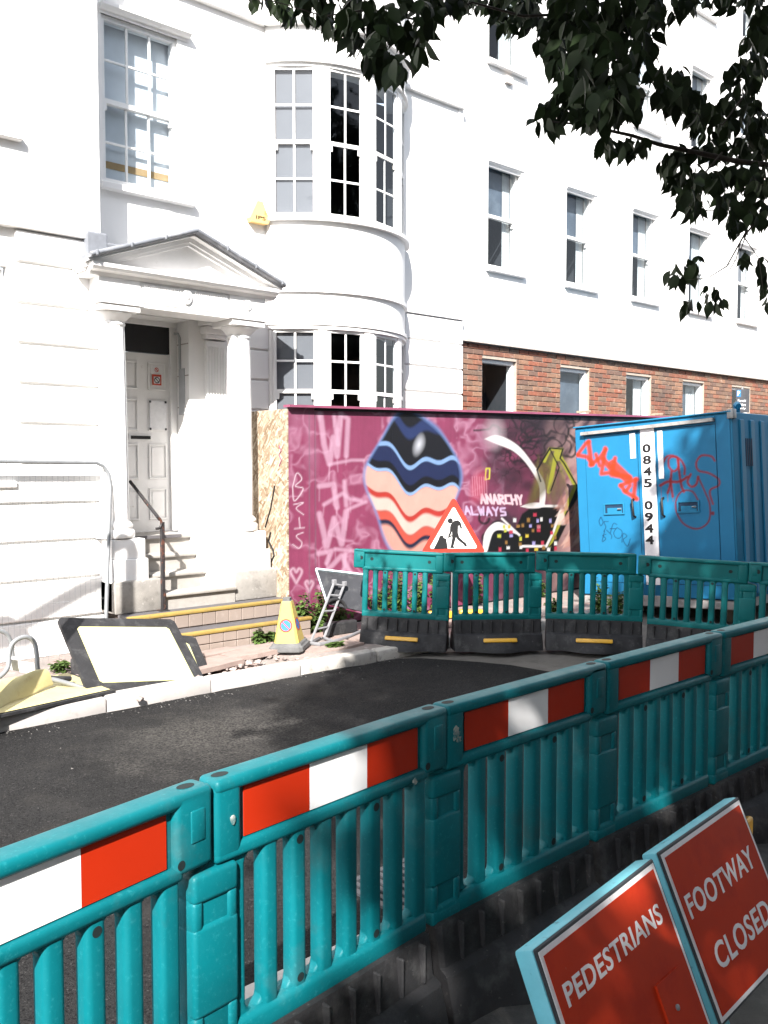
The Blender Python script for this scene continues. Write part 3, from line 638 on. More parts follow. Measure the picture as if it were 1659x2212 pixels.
for j in range(18):
    z = 3.595-.075*(j+1); x = 9.455+(.1125 if j % 2 else 0)
    if j % 2: allb.append((9.455, z, .1125))
    while x < 20:
        L_ = .225; segs = [(x, x+L_)]
        for (a, b, c, d) in bop:
            if z+.065 > c and z < d and x < b+.012 and x+L_ > a-.001:
                segs = [s_ for s_ in ((x, a), (b+.005, x+L_)) if s_[1]-s_[0] > .018]
        for s0, s1 in segs: allb.append((s0, z, s1-s0))
        x += L_
vis = [b_ for b_ in allb if b_[1] > 2.45]; vis.sort(key=lambda b_: b_[0]); big = vis[:300]; rest = vis[300:]+[b_ for b_ in allb if b_[1] <= 2.45]
for (x, z, L_) in big:
    t = random.randrange(len(TONES)); key = (.225 if L_ > .15 else .1125, t); o = obj('brick', BMESH[key], bw, (x, BYF+random.uniform(-.003,.003), z))
    o.scale.x = L_/key[0]
mb = MB(); tn = []
for (x, z, L_) in rest:
    n0 = len(mb.v); mb.box(x, x+L_-.011, BYF+random.uniform(-.003,.003), BYF+.03, z, z+.064); t = [c*.50 for c in random.choice(TONES)]; tn += [*t, 1]*(len(mb.v)-n0)
br = mb.build('brickwork', 'brick', bw); tag(br, kind='stuff')
a = br.data.color_attributes.new('tone', 'FLOAT_COLOR', 'POINT'); a.data.foreach_set('color', tn)
# alarm box on the town house
al = thing('alarm_box', 'cream triangular alarm box lettered IPS left of the bow window', 'alarm box', (6.05, WY, 4.70))
MB().prism([(-.115,-.11),(.10,-.11),(.125,-.07),(.035,.13),(-.035,.13),(-.135,-.07)], -.085, 0, 'y').build('cover', 'alarm', al)
obj('lettering', text_mesh('IPS', .13, .042, 'black', None, bold=.01), al, (-.06, -.087, -.075))
for r_ in (.03, .045, .06): MB().tube([(.045+r_*math.cos(t), -.087, -.03+r_*math.sin(t)) for t in (.2,.6,1.0,1.4)], .0035, 4).build('signal_arc', 'tan_strip', al)
# ---- terrace on the camera's side of the street (seen only in the window glass)
OT = thing('opposite_terrace', 'brick terrace across the street behind the camera', 'building', (0, -19, 0))
mb = wall_open(MB(), 0, -40, 45, -.05, 8.2, [(-38+3.4*k+.9, -38+3.4*k+2.0, z0, z0+1.7) for k in range(24) for z0 in (1.0, 4.4)], -.12); mb.build('wall', 'terrace_brick', OT)
for k in range(24):
    for z0 in (1.0, 4.4): MB().box(-38+3.4*k+.9, -38+3.4*k+2.0, -.16, -.10, z0, z0+1.7).build('window', 'interior', OT)
MB().prism([(0,8.2),(.3,8.2),(.3,8.35),(-4,11),(-8,8.35),(-8,8.2)], -40, 45, 'x').build('roof', 'dark_plate', OT)
for k in range(7): MB().box(-37+13*k, -35.6+13*k, -4.6, -3.6, 10, 12.2).build('chimney', 'terrace_brick', OT)
rebase(HL, (3.9, 8.4, 0)); rebase(HM, (6.5, 8.85, 0)); rebase(HR, (12, 8.9, 0))

# ================================================================== HOARDING with painted mural
class Canvas:
    """paint operations in survey pixels, evaluated at any set of surface points"""
    def __init__(s, base): s.ops = []; s.base = base
    def poly(s, pts, col, soft=1.2, a=1.): s.ops.append(('p', np.array(pts, float), col, soft, a)); return s
    def line(s, pts, w, col, soft=1., a=1., smooth=True, taper=0):
        pts = np.array(pts, float)
        if smooth and len(pts) > 2: pts = catmull(pts)
        s.ops.append(('l', pts, w, col, soft, a, taper)); return s
    def oval(s, cx, cy, rx, ry, col, soft=3., a=1., rot=0): s.ops.append(('o', cx, cy, rx, ry, col, soft, a, math.radians(rot))); return s
    def func(s, f): s.ops.append(('f', f)); return s
    def eval(s, X, Y):
        C = s.base(X, Y)
        for op in s.ops:
            k = op[0]
            if k == 'f': C = op[1](X, Y, C); continue
            if k == 'p':
                P, col, soft, a = op[1:]; lo = P.min(0)-soft*2; hi = P.max(0)+soft*2
            elif k == 'l':
                P, w, col, soft, a, taper = op[1:]; lo = P.min(0)-w-soft*2; hi = P.max(0)+w+soft*2
            else:
                cx, cy, rx, ry, col, soft, a, ro = op[1:]; r_ = max(rx, ry)+soft*2; lo = (cx-r_, cy-r_); hi = (cx+r_, cy+r_)
            m = np.where((X > lo[0]) & (X < hi[0]) & (Y > lo[1]) & (Y < hi[1]))[0]
            if len(m) == 0: continue
            x, y = X[m], Y[m]
            if k == 'o':
                dx, dy = x-cx, y-cy; u = dx*math.cos(ro)+dy*math.sin(ro); v = -dx*math.sin(ro)+dy*math.cos(ro)
                d = (np.sqrt((u/rx)**2+(v/ry)**2)-1)*min(rx, ry)
            else:
                d = np.full(len(m), 1e9); ins = np.zeros(len(m), bool); n = len(P); tt = np.zeros(len(m))
                for i in range(n if k == 'p' else n-1):
                    ax, ay = P[i]; bx, by = P[(i+1) % n]; ex, ey = bx-ax, by-ay; L2 = ex*ex+ey*ey+1e-9
                    t = np.clip(((x-ax)*ex+(y-ay)*ey)/L2, 0, 1); dd = np.hypot(x-ax-t*ex, y-ay-t*ey)
                    b_ = dd < d; d = np.where(b_, dd, d); tt = np.where(b_, (i+t)/max(1, n-1), tt)
                    if k == 'p' and ay != by:
                        cr = ((ay > y) != (by > y)) & (x < ex*(y-ay)/(by-ay)+ax); ins ^= cr
                if k == 'p': d = np.where(ins, -d, d)
                else: d = d-w/2*(1-taper*tt)
            al = np.clip(.5-d/(2*soft), 0, 1)*a
            C[m] = C[m]*(1-al[:, None])+np.array(lin(*col))*al[:, None]
        return C
def catmull(P, n=6):
    P = np.vstack([2*P[0]-P[1], P, 2*P[-1]-P[-2]]); out = []
    for i in range(1, len(P)-2):
        for t in np.linspace(0, 1, n, endpoint=False):
            a, b, c, d = P[i-1:i+3]; out.append(.5*((2*b)+(-a+c)*t+(2*a-5*b+4*c-d)*t*t+(-a+3*b-3*c+d)*t**3))
    out.append(P[-2]); return np.array(out)
GLY = {'A':[[(0,1),(.5,0),(1,1)],[(.2,.6),(.8,.6)]],'N':[[(0,1),(0,0),(1,1),(1,0)]],'R':[[(0,1),(0,0),(.9,.1),(.9,.4),(0,.5),(1,1)]],'C':[[(1,.05),(.1,.05),(0,.9),(1,.95)]],
 'H':[[(0,0),(0,1)],[(1,0),(1,1)],[(0,.5),(1,.5)]],'Y':[[(0,0),(.5,.5),(1,0)],[(.5,.5),(.4,1)]],'L':[[(0,0),(0,1),(1,1)]],'W':[[(0,0),(.25,1),(.5,.3),(.75,1),(1,0)]],'S':[[(1,.05),(.1,.1),(.1,.45),(.9,.55),(.9,.9),(0,.95)]],
 'O':[[(.5,0),(0,.5),(.5,1),(1,.5),(.5,0)]],'F':[[(1,0),(0,0),(0,1)],[(0,.45),(.8,.45)]],'E':[[(1,0),(0,0),(0,1),(1,1)],[(0,.5),(.8,.5)]],'B':[[(0,0),(.9,.2),(0,.5),(1,.75),(0,1),(0,0)]],'T':[[(0,0),(1,0)],[(.5,0),(.5,1)]],'I':[[(.5,0),(.5,1)]]}
def scrawl(cv, txt, x, y, dx, dy, w, h, lw, col, soft=.8, a=1., slant=-.2):
    for i, ch in enumerate(txt):
        for st in GLY[ch]: cv.line([(x+dx*i+p[0]*w-slant*p[1]*h, y+dy*i+p[1]*h) for p in st], lw, col, soft, a, smooth=False)
def hoard_base(X, Y):
    n = fbm(X/55, Y/55, 4, 21); c = np.array(lin(150,66,100))*(.85+.35*n[:, None])
    st = vnoise(X/2.2, Y/60, 4); c = c*(.93+.12*st[:, None])
    # smoky sprayed clouds
    wx = X+26*(fbm(X/40, Y/40, 3, 31)-.5)*2; wy = Y+26*(fbm(X/40, Y/40, 3, 37)-.5)*2
    rg = 1-np.abs(fbm(wx/46, wy/46, 3, 41)*2-1); k = np.clip((rg-.80)/.2, 0, 1)**1.5*.62
    k *= np.clip(1-np.abs(X-870)/330, 0, 1)**.3*(X < 1090)
    c = c*(1-k[:, None])+np.array(lin(222,168,196))*k[:, None]
    # greyer, darker right-hand part
    t = np.clip((X-1010)/80, 0, 1)*np.clip(.45+1.8*(fbm(X/60, Y/60, 4, 51)-.25), 0, 1)
    g = np.array(lin(66,46,58)); c = c*(1-t[:, None])+g*t[:, None]
    ck = np.clip(1-np.abs(fbm((X+14*fbm(X/20,Y/20,2,81))/15, Y/15, 2, 83)*2-1)*9, 0, 1)*np.clip((X-1050)/40, 0, 1)*np.clip((1060-Y)/40, 0, 1)*.8
    c = c*(1-ck[:, None])+np.array(lin(16,12,16))*ck[:, None]
    t = np.clip((X-1170)/60, 0, 1)*np.clip((fbm(X/30+Y/50, Y/70, 4, 55)-.3)*3, 0, 1)*.75
    c = c*(1-t[:, None])+np.array(lin(205,165,160))*t[:, None]
    return c
cv = Canvas(hoard_base)
PK = (226,184,208)
for pts, w in [([(692,893),(700,960),(712,1002),(720,945),(728,985),(736,893)],12),([(722,898),(730,960)],9),([(738,895),(752,905),(748,985)],10),([(712,1003),(760,994),(786,994)],6),
   ([(690,1050),(720,1046),(728,1096)],11),([(700,1090),(740,1066),(756,1078),(780,1082)],8),([(744,1040),(748,1092)],9),([(690,1110),(706,1180),(722,1120),(738,1175),(748,1105)],12),([(752,1100),(790,1084)],7),
   ([(688,1196),(716,1190),(706,1216)],10),([(724,1186),(780,1192)],8),([(700,1240),(738,1200),(756,1236)],10),([(746,1196),(742,1246)],8),([(690,1268),(720,1252),(735,1290),(760,1262)],9)]:
    cv.line(pts, w, PK, 2.5, .62, smooth=False)
    for q in pts[::2]: cv.line([(q[0], q[1]), (q[0]+random.uniform(-2,2), q[1]+random.uniform(15,40))], 2.5, PK, 1.5, .35, smooth=False)
scr = [([(632,1052),(641,1022),(652,1035),(638,1050),(655,1056),(636,1082),(632,1052)],2.2),([(634,1090),(655,1086),(640,1098),(656,1112)],2),([(646,1118),(648,1140)],2),([(636,1142),(658,1140)],2),([(655,1150),(640,1158),(652,1172),(646,1184),(632,1176)],2)]
for pts, w in scr: cv.line(pts, w, (236,214,226), .9, .85)
for (hx, hy, s_) in [(640,1238,1.0),(668,1262,.7),(708,1252,.8)]:
    cv.line([(hx,hy+22*s_),(hx-12*s_,hy-2*s_),(hx-6*s_,hy-10*s_),(hx,hy-2*s_),(hx+6*s_,hy-10*s_),(hx+12*s_,hy-2*s_),(hx,hy+22*s_)], 4, (236,205,222), 2.5, .75)
for (x, y) in [(640,900),(667,912),(674,985)]: cv.oval(x, y, 10, 26, (205,150,180), 12, .35)
for x in (668, 681): cv.line([(x,872),(x+1,1300)], 2.2, (128,104,120), 1.2, .7, smooth=False)
# abstract painted form: a flame of wavy dark, blue and warm stripes (no figure)
def stripes(X, Y, C):
    d = np.hypot((X-892)/(98+10*np.sin(Y/31)), (Y-1046)/(160+9*np.sin(X/19)))
    al = np.clip((1-d)*26, 0, 1); v = Y+17*np.sin(X/25+.6)+9*np.sin(X/11)-.28*(X-890)
    out = np.array(lin(14,15,23))[None].repeat(len(X), 0)
    for lo, hi, col, so in [(900,925,(40,56,104),8),(982,992,(140,176,224),3),(992,1024,(30,42,84),4),(1040,1047,(150,184,228),2),(1047,1092,(238,182,168),4),(1092,1104,(196,60,50),3),(1104,1132,(245,206,194),6),(1132,1152,(214,92,76),6),(1152,1162,(30,36,66),2),(1162,1240,(236,168,154),8)]:
        w_ = np.clip((v-lo)/so+.5, 0, 1)*np.clip((hi-v)/so+.5, 0, 1); out = out*(1-w_[:, None])+np.array(lin(*col))*w_[:, None]
    hl = np.clip(1-np.hypot((X-905)/16, (v-948)/26), 0, 1); out = out*(1-hl[:, None]*.9)+np.array(lin(230,234,244))*hl[:, None]*.9
    rim = np.clip(1-np.abs(d-.98)*18, 0, 1)*.7
    C = C*(1-al[:, None])+out*al[:, None]; return C*(1-rim[:, None])+np.array(lin(120,150,206))*rim[:, None]
cv.func(stripes)
# scrolls, swoosh, shard and night town on the right
for i in range(26):
    x, y = random.uniform(1075, 1240), random.uniform(890, 1000); p = [(x, y)]; a_ = random.uniform(0, 6.3)
    for k in range(6): a_ += random.uniform(-1.3, 1.3); p.append((p[-1][0]+11*math.cos(a_), p[-1][1]+11*math.sin(a_)))
    cv.line(p, random.uniform(2.5, 5), (22,18,22), 1.4, .8)
for i in range(40):
    x = random.uniform(1060,1215); y = random.uniform(905,1075); cv.oval(x, y, random.uniform(10,22), random.uniform(5,10), (40,26,36), 6, .45, random.uniform(-50,20))
for (x, y, r_) in [(1052,1162,10),(1075,1140,14),(1046,1120,11)]: cv.line([(x+r_*math.cos(t), y+r_*math.sin(t)) for t in np.linspace(0, 5.6, 9)], 5, (20,18,20), 1.5, .85)
cv.poly(catmull(np.array([(1046,948),(1075,940),(1118,962),(1152,1003),(1177,1045),(1176,1092),(1166,1092),(1164,1048),(1140,1005),(1110,975),(1075,960),(1046,948)])), (238,232,232), 1.2)
cv.oval(1068, 935, 16, 24, (225,215,220), 14, .6)
cv.poly([(1128,1110),(1160,1088),(1214,1093),(1232,1100),(1196,1192),(1046,1192),(1052,1158),(1084,1128),(1110,1150),(1128,1110)], (14,13,15), 1.5)
cv.poly(catmull(np.array([(1124,1094),(1150,1086),(1176,1088),(1170,1096),(1145,1098),(1124,1094)])), (238,232,232), 1); cv.line([(1170,1093),(1214,1093),(1196,1148),(1180,1180),(1128,1180)], 5, (236,232,232), 1, 1, smooth=False)
cv.poly(catmull(np.array([(1042,1190),(1048,1150),(1072,1128),(1098,1136),(1124,1156),(1092,1146),(1066,1150),(1052,1192),(1042,1190)])), (238,234,234), 1); cv.line([(1084,1120),(1122,1156)], 4, (236,232,232), 1, 1, smooth=False)
SH = [(1160,1015),(1188,968),(1216,970),(1210,990),(1218,1000),(1248,1052),(1196,1172),(1178,1192),(1164,1192),(1226,1050),(1206,1012),(1186,1050),(1176,1075),(1160,1060)]
cv.poly([(1170,1000),(1188,970),(1202,975),(1192,1050),(1150,1092),(1136,1092)], (96,88,44), 6, .75)
def shard(X, Y, C):
    n = np.clip((fbm(X/7, Y/26, 3, 71)-.35)*3, 0, 1)[:, None]; m = np.clip((X-1150)/25, 0, 1)*np.clip((1236-X)/20, 0, 1)*np.clip((Y-975)/20, 0, 1)*np.clip((1095-Y)/30, 0, 1)
    return C*(1-.5*(m[:, None]*n))+np.array(lin(150,146,62))*.5*(m[:, None]*n)
cv.func(shard)
cv.line([(1186,1062),(1202,975),(1218,1000),(1243,1050),(1186,1190)], 9, (166,164,58), 1.2, 1, smooth=False); cv.line([(1176,996),(1188,970),(1214,971),(1206,992)], 7, (166,164,58), 1.2, 1, smooth=False)
cv.poly([(1206,1012),(1226,1050),(1196,1100),(1184,1060)], (104,82,72), 3, .7)
cv.line(SH[:7]+[SH[7]], 3.4, (12,12,12), .9, 1, smooth=False); cv.line([(1248,1060),(1230,1110),(1186,1200)], 9, (12,11,12), 1.2, 1, smooth=False); cv.line([(1160,1015),(1168,1040)], 3, (12,12,12), 1); cv.line([(1188,970),(1208,1010),(1190,1060)], 2.5, (14,14,12), .8, 1, smooth=False)
pal = [(196,60,84),(198,200,74),(232,232,232),(170,164,220),(150,112,60),(190,110,120),(214,190,70)]
for i in range(9):
    for j in range(7):
        x, y = 1062+i*15+random.uniform(-4,4)+j*3, 1106+j*12.5+random.uniform(-3,3)
        if random.random() < .28 or y < 1106+max(0, (1130-x))*.55: continue
        c_ = random.choice(pal); w_, h_ = random.uniform(5,8), random.uniform(7,10)
        cv.poly([(x,y),(x+w_*.25,y+2.4),(x+w_*.5,y),(x+w_*.75,y+2.4),(x+w_,y),(x+w_,y+h_),(x,y+h_)], c_, .7)
scrawl(cv, 'ANARCHY', 1036, 1068, 13.5, .4, 9.5, 19, 4.6, (240,206,214), .8); scrawl(cv, 'ALWAYS', 1002, 1094, 15.5, .6, 11, 17, 4.0, (216,190,222), .8)
for i in range(22):
    x, y = random.uniform(1196,1240), random.uniform(1090,1190); cv.poly([(x,y),(x+random.uniform(10,26),y-random.uniform(14,40)),(x+random.uniform(12,26),y-random.uniform(0,12))], random.choice([(228,190,176),(204,150,136),(150,104,98),(240,214,204)]), 1.5, .7)
cv.line([(1050,1012),(1058,1012),(1057,1034),(1048,1036),(1050,1012)], 2.5, (222,220,70), .7, 1, smooth=False); cv.oval(1034, 1050, 17, 34, (206,84,110), 6, .6, 12)
for i in range(7): cv.line([(1020+i*5,1030),(1022+i*5,1070)], 1.2, (236,180,196), .8, .6, smooth=False)

HX0, HX1, HYF, HZ0 = 5.78, 13.6, 7.9, .12
def htop(x): return 2.475+.018*(x-HX0)
HB = thing('mural_hoarding', 'maroon plywood hoarding painted with a graffiti mural beside the porch', 'hoarding', (HX0, HYF, .1))
def painted_grid(name, o0, eu, ev, wu, wv, canvas, m_, step, parent, top=None, loc=(0,0,0)):
    nu, nv = max(2, int(wu/step)), max(2, int(wv/step))
    U, V = np.meshgrid(np.linspace(0, wu, nu+1), np.linspace(0, 1, nv+1)); U = U.ravel(); V = V.ravel()
    hh = wv if top is None else top(U)
    P = np.array(o0)[None]+np.outer(U, eu)+np.outer(V*hh, ev)
    dx = RT[0]*P[:,0]+RT[1]*P[:,1]; dy = FW[0]*P[:,0]+FW[1]*P[:,1]; dz = P[:,2]-EYE; d = dy*cP-dz*sP
    C = canvas.eval(CX+FL*dx/d, CY-FL*(dy*sP+dz*cP)/d)
    idx = np.arange((nu+1)*(nv+1)).reshape(nv+1, nu+1)
    f = np.stack([idx[:-1,:-1], idx[:-1,1:], idx[1:,1:], idx[1:,:-1]], -1).reshape(-1, 4)
    nb = np.cross(np.array(eu), np.array(ev)); th = .016
    # thin board: the painted face plus a skirt to give it thickness
    n0 = len(P); ring = np.concatenate([idx[0,:], idx[1:,-1], idx[-1,-2::-1], idx[-2:0:-1,0]])
    P2 = P[ring]-nb*th; vs_ = np.vstack([P, P2])-np.array(loc); k = len(ring)
    fl = f.tolist()+[[int(ring[i]), n0+i, n0+(i+1) % k, int(ring[(i+1) % k])] for i in range(k)]
    me = bpy.data.meshes.new(name); me.from_pydata(vs_.tolist(), [], fl); me.materials.append(M[m_])
    a = me.color_attributes.new('paint', 'FLOAT_COLOR', 'POINT'); Cc = np.vstack([C, C[ring]*.8])*PAINT_K
    a.data.foreach_set('color', np.hstack([Cc, np.ones((len(Cc), 1))]).ravel()); me.update()
    return obj(name, me, parent)
PAINT_K = .53
seams = [HX0, 6.135, 7.25, 8.37, 9.55, 10.77, 11.99, HX1]
for i, (a, b) in enumerate(zip(seams, seams[1:])):
    painted_grid('board', (a+.002, HYF+random.uniform(-.002,.002), HZ0), (1,0,0), (0,0,1), b-a-.004, 2.35, cv, 'hoard', .0115, HB, top=lambda U, a=a: htop(a+U)-HZ0, loc=HB.location)
def hz(mbb, x0, x1, y0, y1, dz0, dz1):
    v_ = [(x, y, htop(x)+dz) for x in (x0, x1) for y in (y0, y1) for dz in (dz0, dz1)]
    L_ = Vector(HB.location); return mbb.add([Vector(p)-L_ for p in v_], [(0,1,3,2),(4,6,7,5),(0,4,5,1),(2,3,7,6),(0,2,6,4),(1,5,7,3)])
for a, b in zip([HX0-.02]+seams[2::2], seams[2::2]+[HX1]): hz(MB(), a, b-.004, HYF-.06, HYF+.05, .002, .028).build('capping', 'hoard_edge', HB)
hz(MB(), HX0+.35, HX1, HYF-.022, HYF-.003, -.025, .0).build('capping_shadow_strip', 'hoard_black', HB)  # dark strip standing in for the shadow under the capping
MB().box(0, HX1-HX0, .004, .03, -.08, .035).build('plinth_board', 'hoard_black', HB)
for x in seams[1:-1:2]: MB().box(x-HX0-.05, x-HX0+.05, .02, .12, -.1, 2.3).build('stud', 'timber', HB)
# OSB return between the hoarding and the house
OS = thing('osb_return_panel', 'bare chipboard panel closing the hoarding end beside the porch column', 'panel', (HX0, 8.4, .1))
MB().box(-.012, .006, -.50, .44, .0, 2.36).build('board', 'osb', OS); MB().box(-.02, .03, .42, .446, 0, 2.36).build('post', 'timber', OS)
for pts, r_ in [([(-.015,-.2,1.05),(-.015,-.16,.95),(-.015,-.24,.86),(-.015,-.26,.8),(-.015,-.2,.72),(-.015,-.22,.55)],.012), ([(-.015,-.28,1.55),(-.015,-.2,1.3),(-.015,-.1,1.1)],.010), ([(-.015,-.36,1.98),(-.015,-.40,1.92),(-.015,-.36,1.88),(-.015,-.40,1.82),(-.015,-.36,1.76)],.006)]:
    MB().tube([Vector(p)*1.0 for p in pts], r_, 6).build('spray_mark', 'black' if r_ > .008 else 'hoard_edge', OS)
for x, y in ((10.95, 7.86), (12.9, 7.88)):
    o = MB().box(-.16, .16, -.03, .03, 0, .03, .004).build('timber_offcut', 'timber', None, loc=(x, y+.03, htop(x)+.042), rot=(0, R(-4), R(8)))
    tag(o, 'grey timber offcut lying on the hoarding top, '+('left' if x < 12 else 'right')+' one of two', 'timber', 'timber offcuts on the hoarding')

# ================================================================== BLUE CONTAINER
CK = 1.05
cTL = Vector((9.397*CK, 6.924*CK, EYE+(2.325-EYE)*CK)); ya, ro = R(-87), R(-3.59); CW, CH = 1.998*CK, 2.152*CK
e1 = Vector((math.cos(ya), math.sin(ya), 0)); dn = Vector((0,0,-1)); eU = e1*math.cos(ro)+dn*math.sin(ro); eD = dn*math.cos(ro)-e1*math.sin(ro); eN = eU.cross(-eD).normalized()   # eN points out of the front (towards the camera)
cBL = cTL+eD*CH
CT = thing('blue_container', 'blue steel welfare container with phone number strip and red graffiti', 'container', cBL)
Mc = Matrix((eU, -eN, -eD)).transposed().to_4x4(); CT.rotation_euler = Mc.to_euler()    # local x right, y back, z up
CL = 4.2
MB().box(0, CW, .02, CL, .10, CH, .025).build('body', 'container', CT, 40)
MB().box(.02, CW-.02, .03, CL-.02, 0, .10).build('skid_frame', 'skirt_grey', CT)
MB().box(.02, CW-.02, .0, .03, -.0, .085, .008).build('skirt', 'skirt_grey', CT)
MB().box(0, CW+.004, -.012, .05, CH-.006, CH+.012, .006).build('roof_edge', 'container', CT)
W = Matrix.Translation(cBL) @ Mc
def cpx(x, y):                                         # photo pixel -> container front (u, v from the bottom)
    r = ray(x, y); n = eN; t = (cBL-Vector((0,0,EYE))).dot(n)/r.dot(n); p = Vector((0,0,EYE))+r*t-cBL; return p.dot(eU), p.dot(-eD)
zc = lambda x, y: (1215+x*.2676, 864+y*.2676)
BLUE = lin(44,146,198)
def cbase(X, Y): return np.array(BLUE)[None]*(.94+.1*fbm(X/25, Y/25, 3, 61)[:, None])
cc = Canvas(cbase)
RED = (226,70,34); RD2 = (150,34,40)
def zl(pts): return [zc(*p) for p in pts]
for pts, w in [([(120,445),(190,350),(215,335)],8),([(120,445),(200,460),(245,520)],9),([(210,340),(235,520)],10),([(225,525),(300,470),(350,400)],9),([(270,440),(300,530)],8),([(345,390),(315,595),(400,585),(425,470)],9),([(330,480),(420,590),(440,600)],12),([(405,520),(530,640)],20),([(400,600),(540,625)],12),([(470,690),(600,640)],9),([(470,690),(510,740),(545,690)],9),([(590,640),(575,790),(600,800)],9),([(500,735),(590,790)],9)]:
    cc.line(zl(pts), w, RED, 2.2, .92, smooth=False)
for pts, w in [([(775,390),(800,440),(805,540),(812,620)],5),([(805,520),(840,460),(890,450),(950,480),(985,540),(985,600)],4.5),([(855,480),(860,540),(900,575),(935,540),(930,470),(880,460),(855,480)],4.5),([(880,580),(870,680),(850,750)],5),([(930,480),(945,600),(960,690),(980,740)],5),([(790,690),(850,660),(940,660),(1010,620)],6),([(870,640),(890,780)],5),([(1035,600),(1010,660),(1040,700),(1080,680),(1095,620)],5),([(1095,620),(1150,740),(1190,850),(1180,980),(1090,1040),(980,1000),(920,900),(920,800),(970,735),(1050,740),(1095,810)],3.6),([(1230,490),(1200,455),(1120,450),(1080,510),(1100,570),(1180,590),(1260,640),(1260,690),(1200,720),(1190,760),(1215,840)],4.2)]:
    cc.line(zl(pts), w, RD2 if w < 4 else (172,40,42), 1.4, .9)
for x, y, l in [(795,700,90),(850,750,70),(890,780,40),(720,1060,60),(1215,900,30)]: cc.line(zl([(x,y),(x+3,y+l)]), 1.3, (172,40,42), .6, .7, smooth=False)
cc.oval(*zc(1212,915), 4, 4, RD2, 1.5, .9)
for pts in [[(310,945),(295,980),(310,1015),(328,985),(310,945)],[(370,980),(335,985),(350,1025),(335,1060)],[(385,1080),(410,1000),(440,1005)],[(385,1040),(430,1040)],[(440,1030),(415,1070),(430,1110),(470,1110),(480,1060),(440,1030)],[(480,1150),(490,1080),(520,1100),(490,1130),(525,1180),(548,1120)],[(340,1060),(320,1140)],[(350,1085),(325,1095),(350,1120),(325,1145)],[(355,1050),(395,1090),(395,1120)]]:
    cc.line(zl(pts), 1.5, (14,40,82), .6, .9)
NP = lambda v_: np.array(v_[:])
def cpanel(name, u0, u1, v0, v1, y, parent=CT):
    o0 = W @ Vector((u0, y, v0)); me_o = painted_grid(name, NP(o0), NP(eU), NP(-eD), u1-u0, v1-v0, cc, 'container_paint', .010, None)
    me_o.data.transform(W.inverted()); me_o.parent = parent; return me_o
def uv(x, y): return cpx(*zc(x, y))
uL = uv(195, 700)[0]; uM = (uv(610, 600)[0]+.0); uN = uv(760, 600)[0]; uR = uv(1245, 600)[0]; vT = uv(200, 290)[1]-.01; vB = .28
cpanel('front_stile', .025, uL-.008, .12, CH-.03, .008); cpanel('front_stile', uR+.008, CW-.025, .12, CH-.03, .008)
cpanel('front_stile', uM+.008, uN-.008, .12, vT, .008); cpanel('front_rail', uL, uR, vT+.008, CH-.03, .008); cpanel('front_rail', uL, uR, .12, vB-.008, .008)
dl = cpanel('door', uL, uM, vB, vT, .004); dr = cpanel('door', uN, uR, vB, vT, .004)
MB().box(.03, CW-.03, .016, .019, .11, CH-.04).build('door_gap', 'seam', CT)
MB().prism([(uL-.03,vT+.02),(uR+.0,vT+.035),(uR+.0,vT+.075),(uL-.03,vT+.06)], -.05, .0, 'y').build('rain_gutter', 'skirt_grey', CT)
def lockbox(parent, x0, y0, x1, y1):
    a, b = uv(x0, y1), uv(x1, y0)
    q = MB(); t = .018; u0, v0, u1, v1 = a[0], a[1], b[0], b[1]
    q.box(u0-t,u1+t,-.012,.0,v1,v1+t).box(u0-t,u1+t,-.012,.0,v0-t,v0).box(u0-t,u0,-.012,0,v0,v1).box(u1,u1+t,-.012,0,v0,v1); r_ = q.build('lock_recess', 'container', parent)
    MB().box(u0,u1,-.0015,.0,v0,v1).build('recess_back', 'seam', r_)
    MB().box(u0+.03,u1-.02,-.004,-.0015,v0,v0+(v1-v0)*.6).build('recess_floor', 'container', r_)
    MB().tube([(u1-.07,-.02,v0+.05),(u1-.02,-.02,v0+.05)], .008, 8).build('lock_barrel', 'galv', r_)
lockbox(dl, 348, 840, 490, 915); lockbox(dr, 940, 822, 1095, 900)
for (x0, y0, x1, y1, p) in [(575,800,590,945,dl), (815,790,825,940,dr)]:
    a, b = uv(x0, y0), uv(x1, y1); MB().tube([(a[0],0,a[1]),(a[0],-.045,a[1]-.01),(b[0],-.045,b[1]+.02),(b[0],0,b[1])], .014, 8).build('pull_handle', 'black', p, 50)
a, b = uv(622, 232), uv(740, 232); sb = uv(700, 1490)[1]
st = MB().box(a[0]+.006, b[0]-.004, -.002, .006, sb, a[1]).build('number_strip', 'sign_white', CT)
for i, ch in enumerate('0845 0944 4'):
    if ch == ' ': continue
    y = 390+i*93.5 - (8 if i > 4 else 0); p = uv(680+i*3.2, y); obj('digit', text_mesh(ch, .112, .106, 'black', None, bold=.035), st, (p[0]-.056, -.004, p[1]-.053))
p = uv(658, 303); obj('lettering', text_mesh('eco', .105, .034, 'red_print', None), st, (p[0], -.004, p[1]))
p = uv(672, 1482); obj('lettering', text_mesh('.co.uk', .09, .02, 'black', None), st, (p[0], -.004, p[1]))
for (x0, y0, x1, y1, pr) in [(540,245,600,468,dl), (762,222,828,634,dr)]:
    a, b = uv(x0, y0), uv(x1, y1); MB().box(a[0], b[0]-.012, -.0015, .002, b[1], min(a[1], vT-.01)).build('reflective_tape', 'sheet_white', pr)
o = obj('corner_casting', MB().box(-.03,.05,-.03,.06,-.08,.03,.01).mesh('corner_casting', 'galv', 40), CT, (CW-.02, .02, CH))
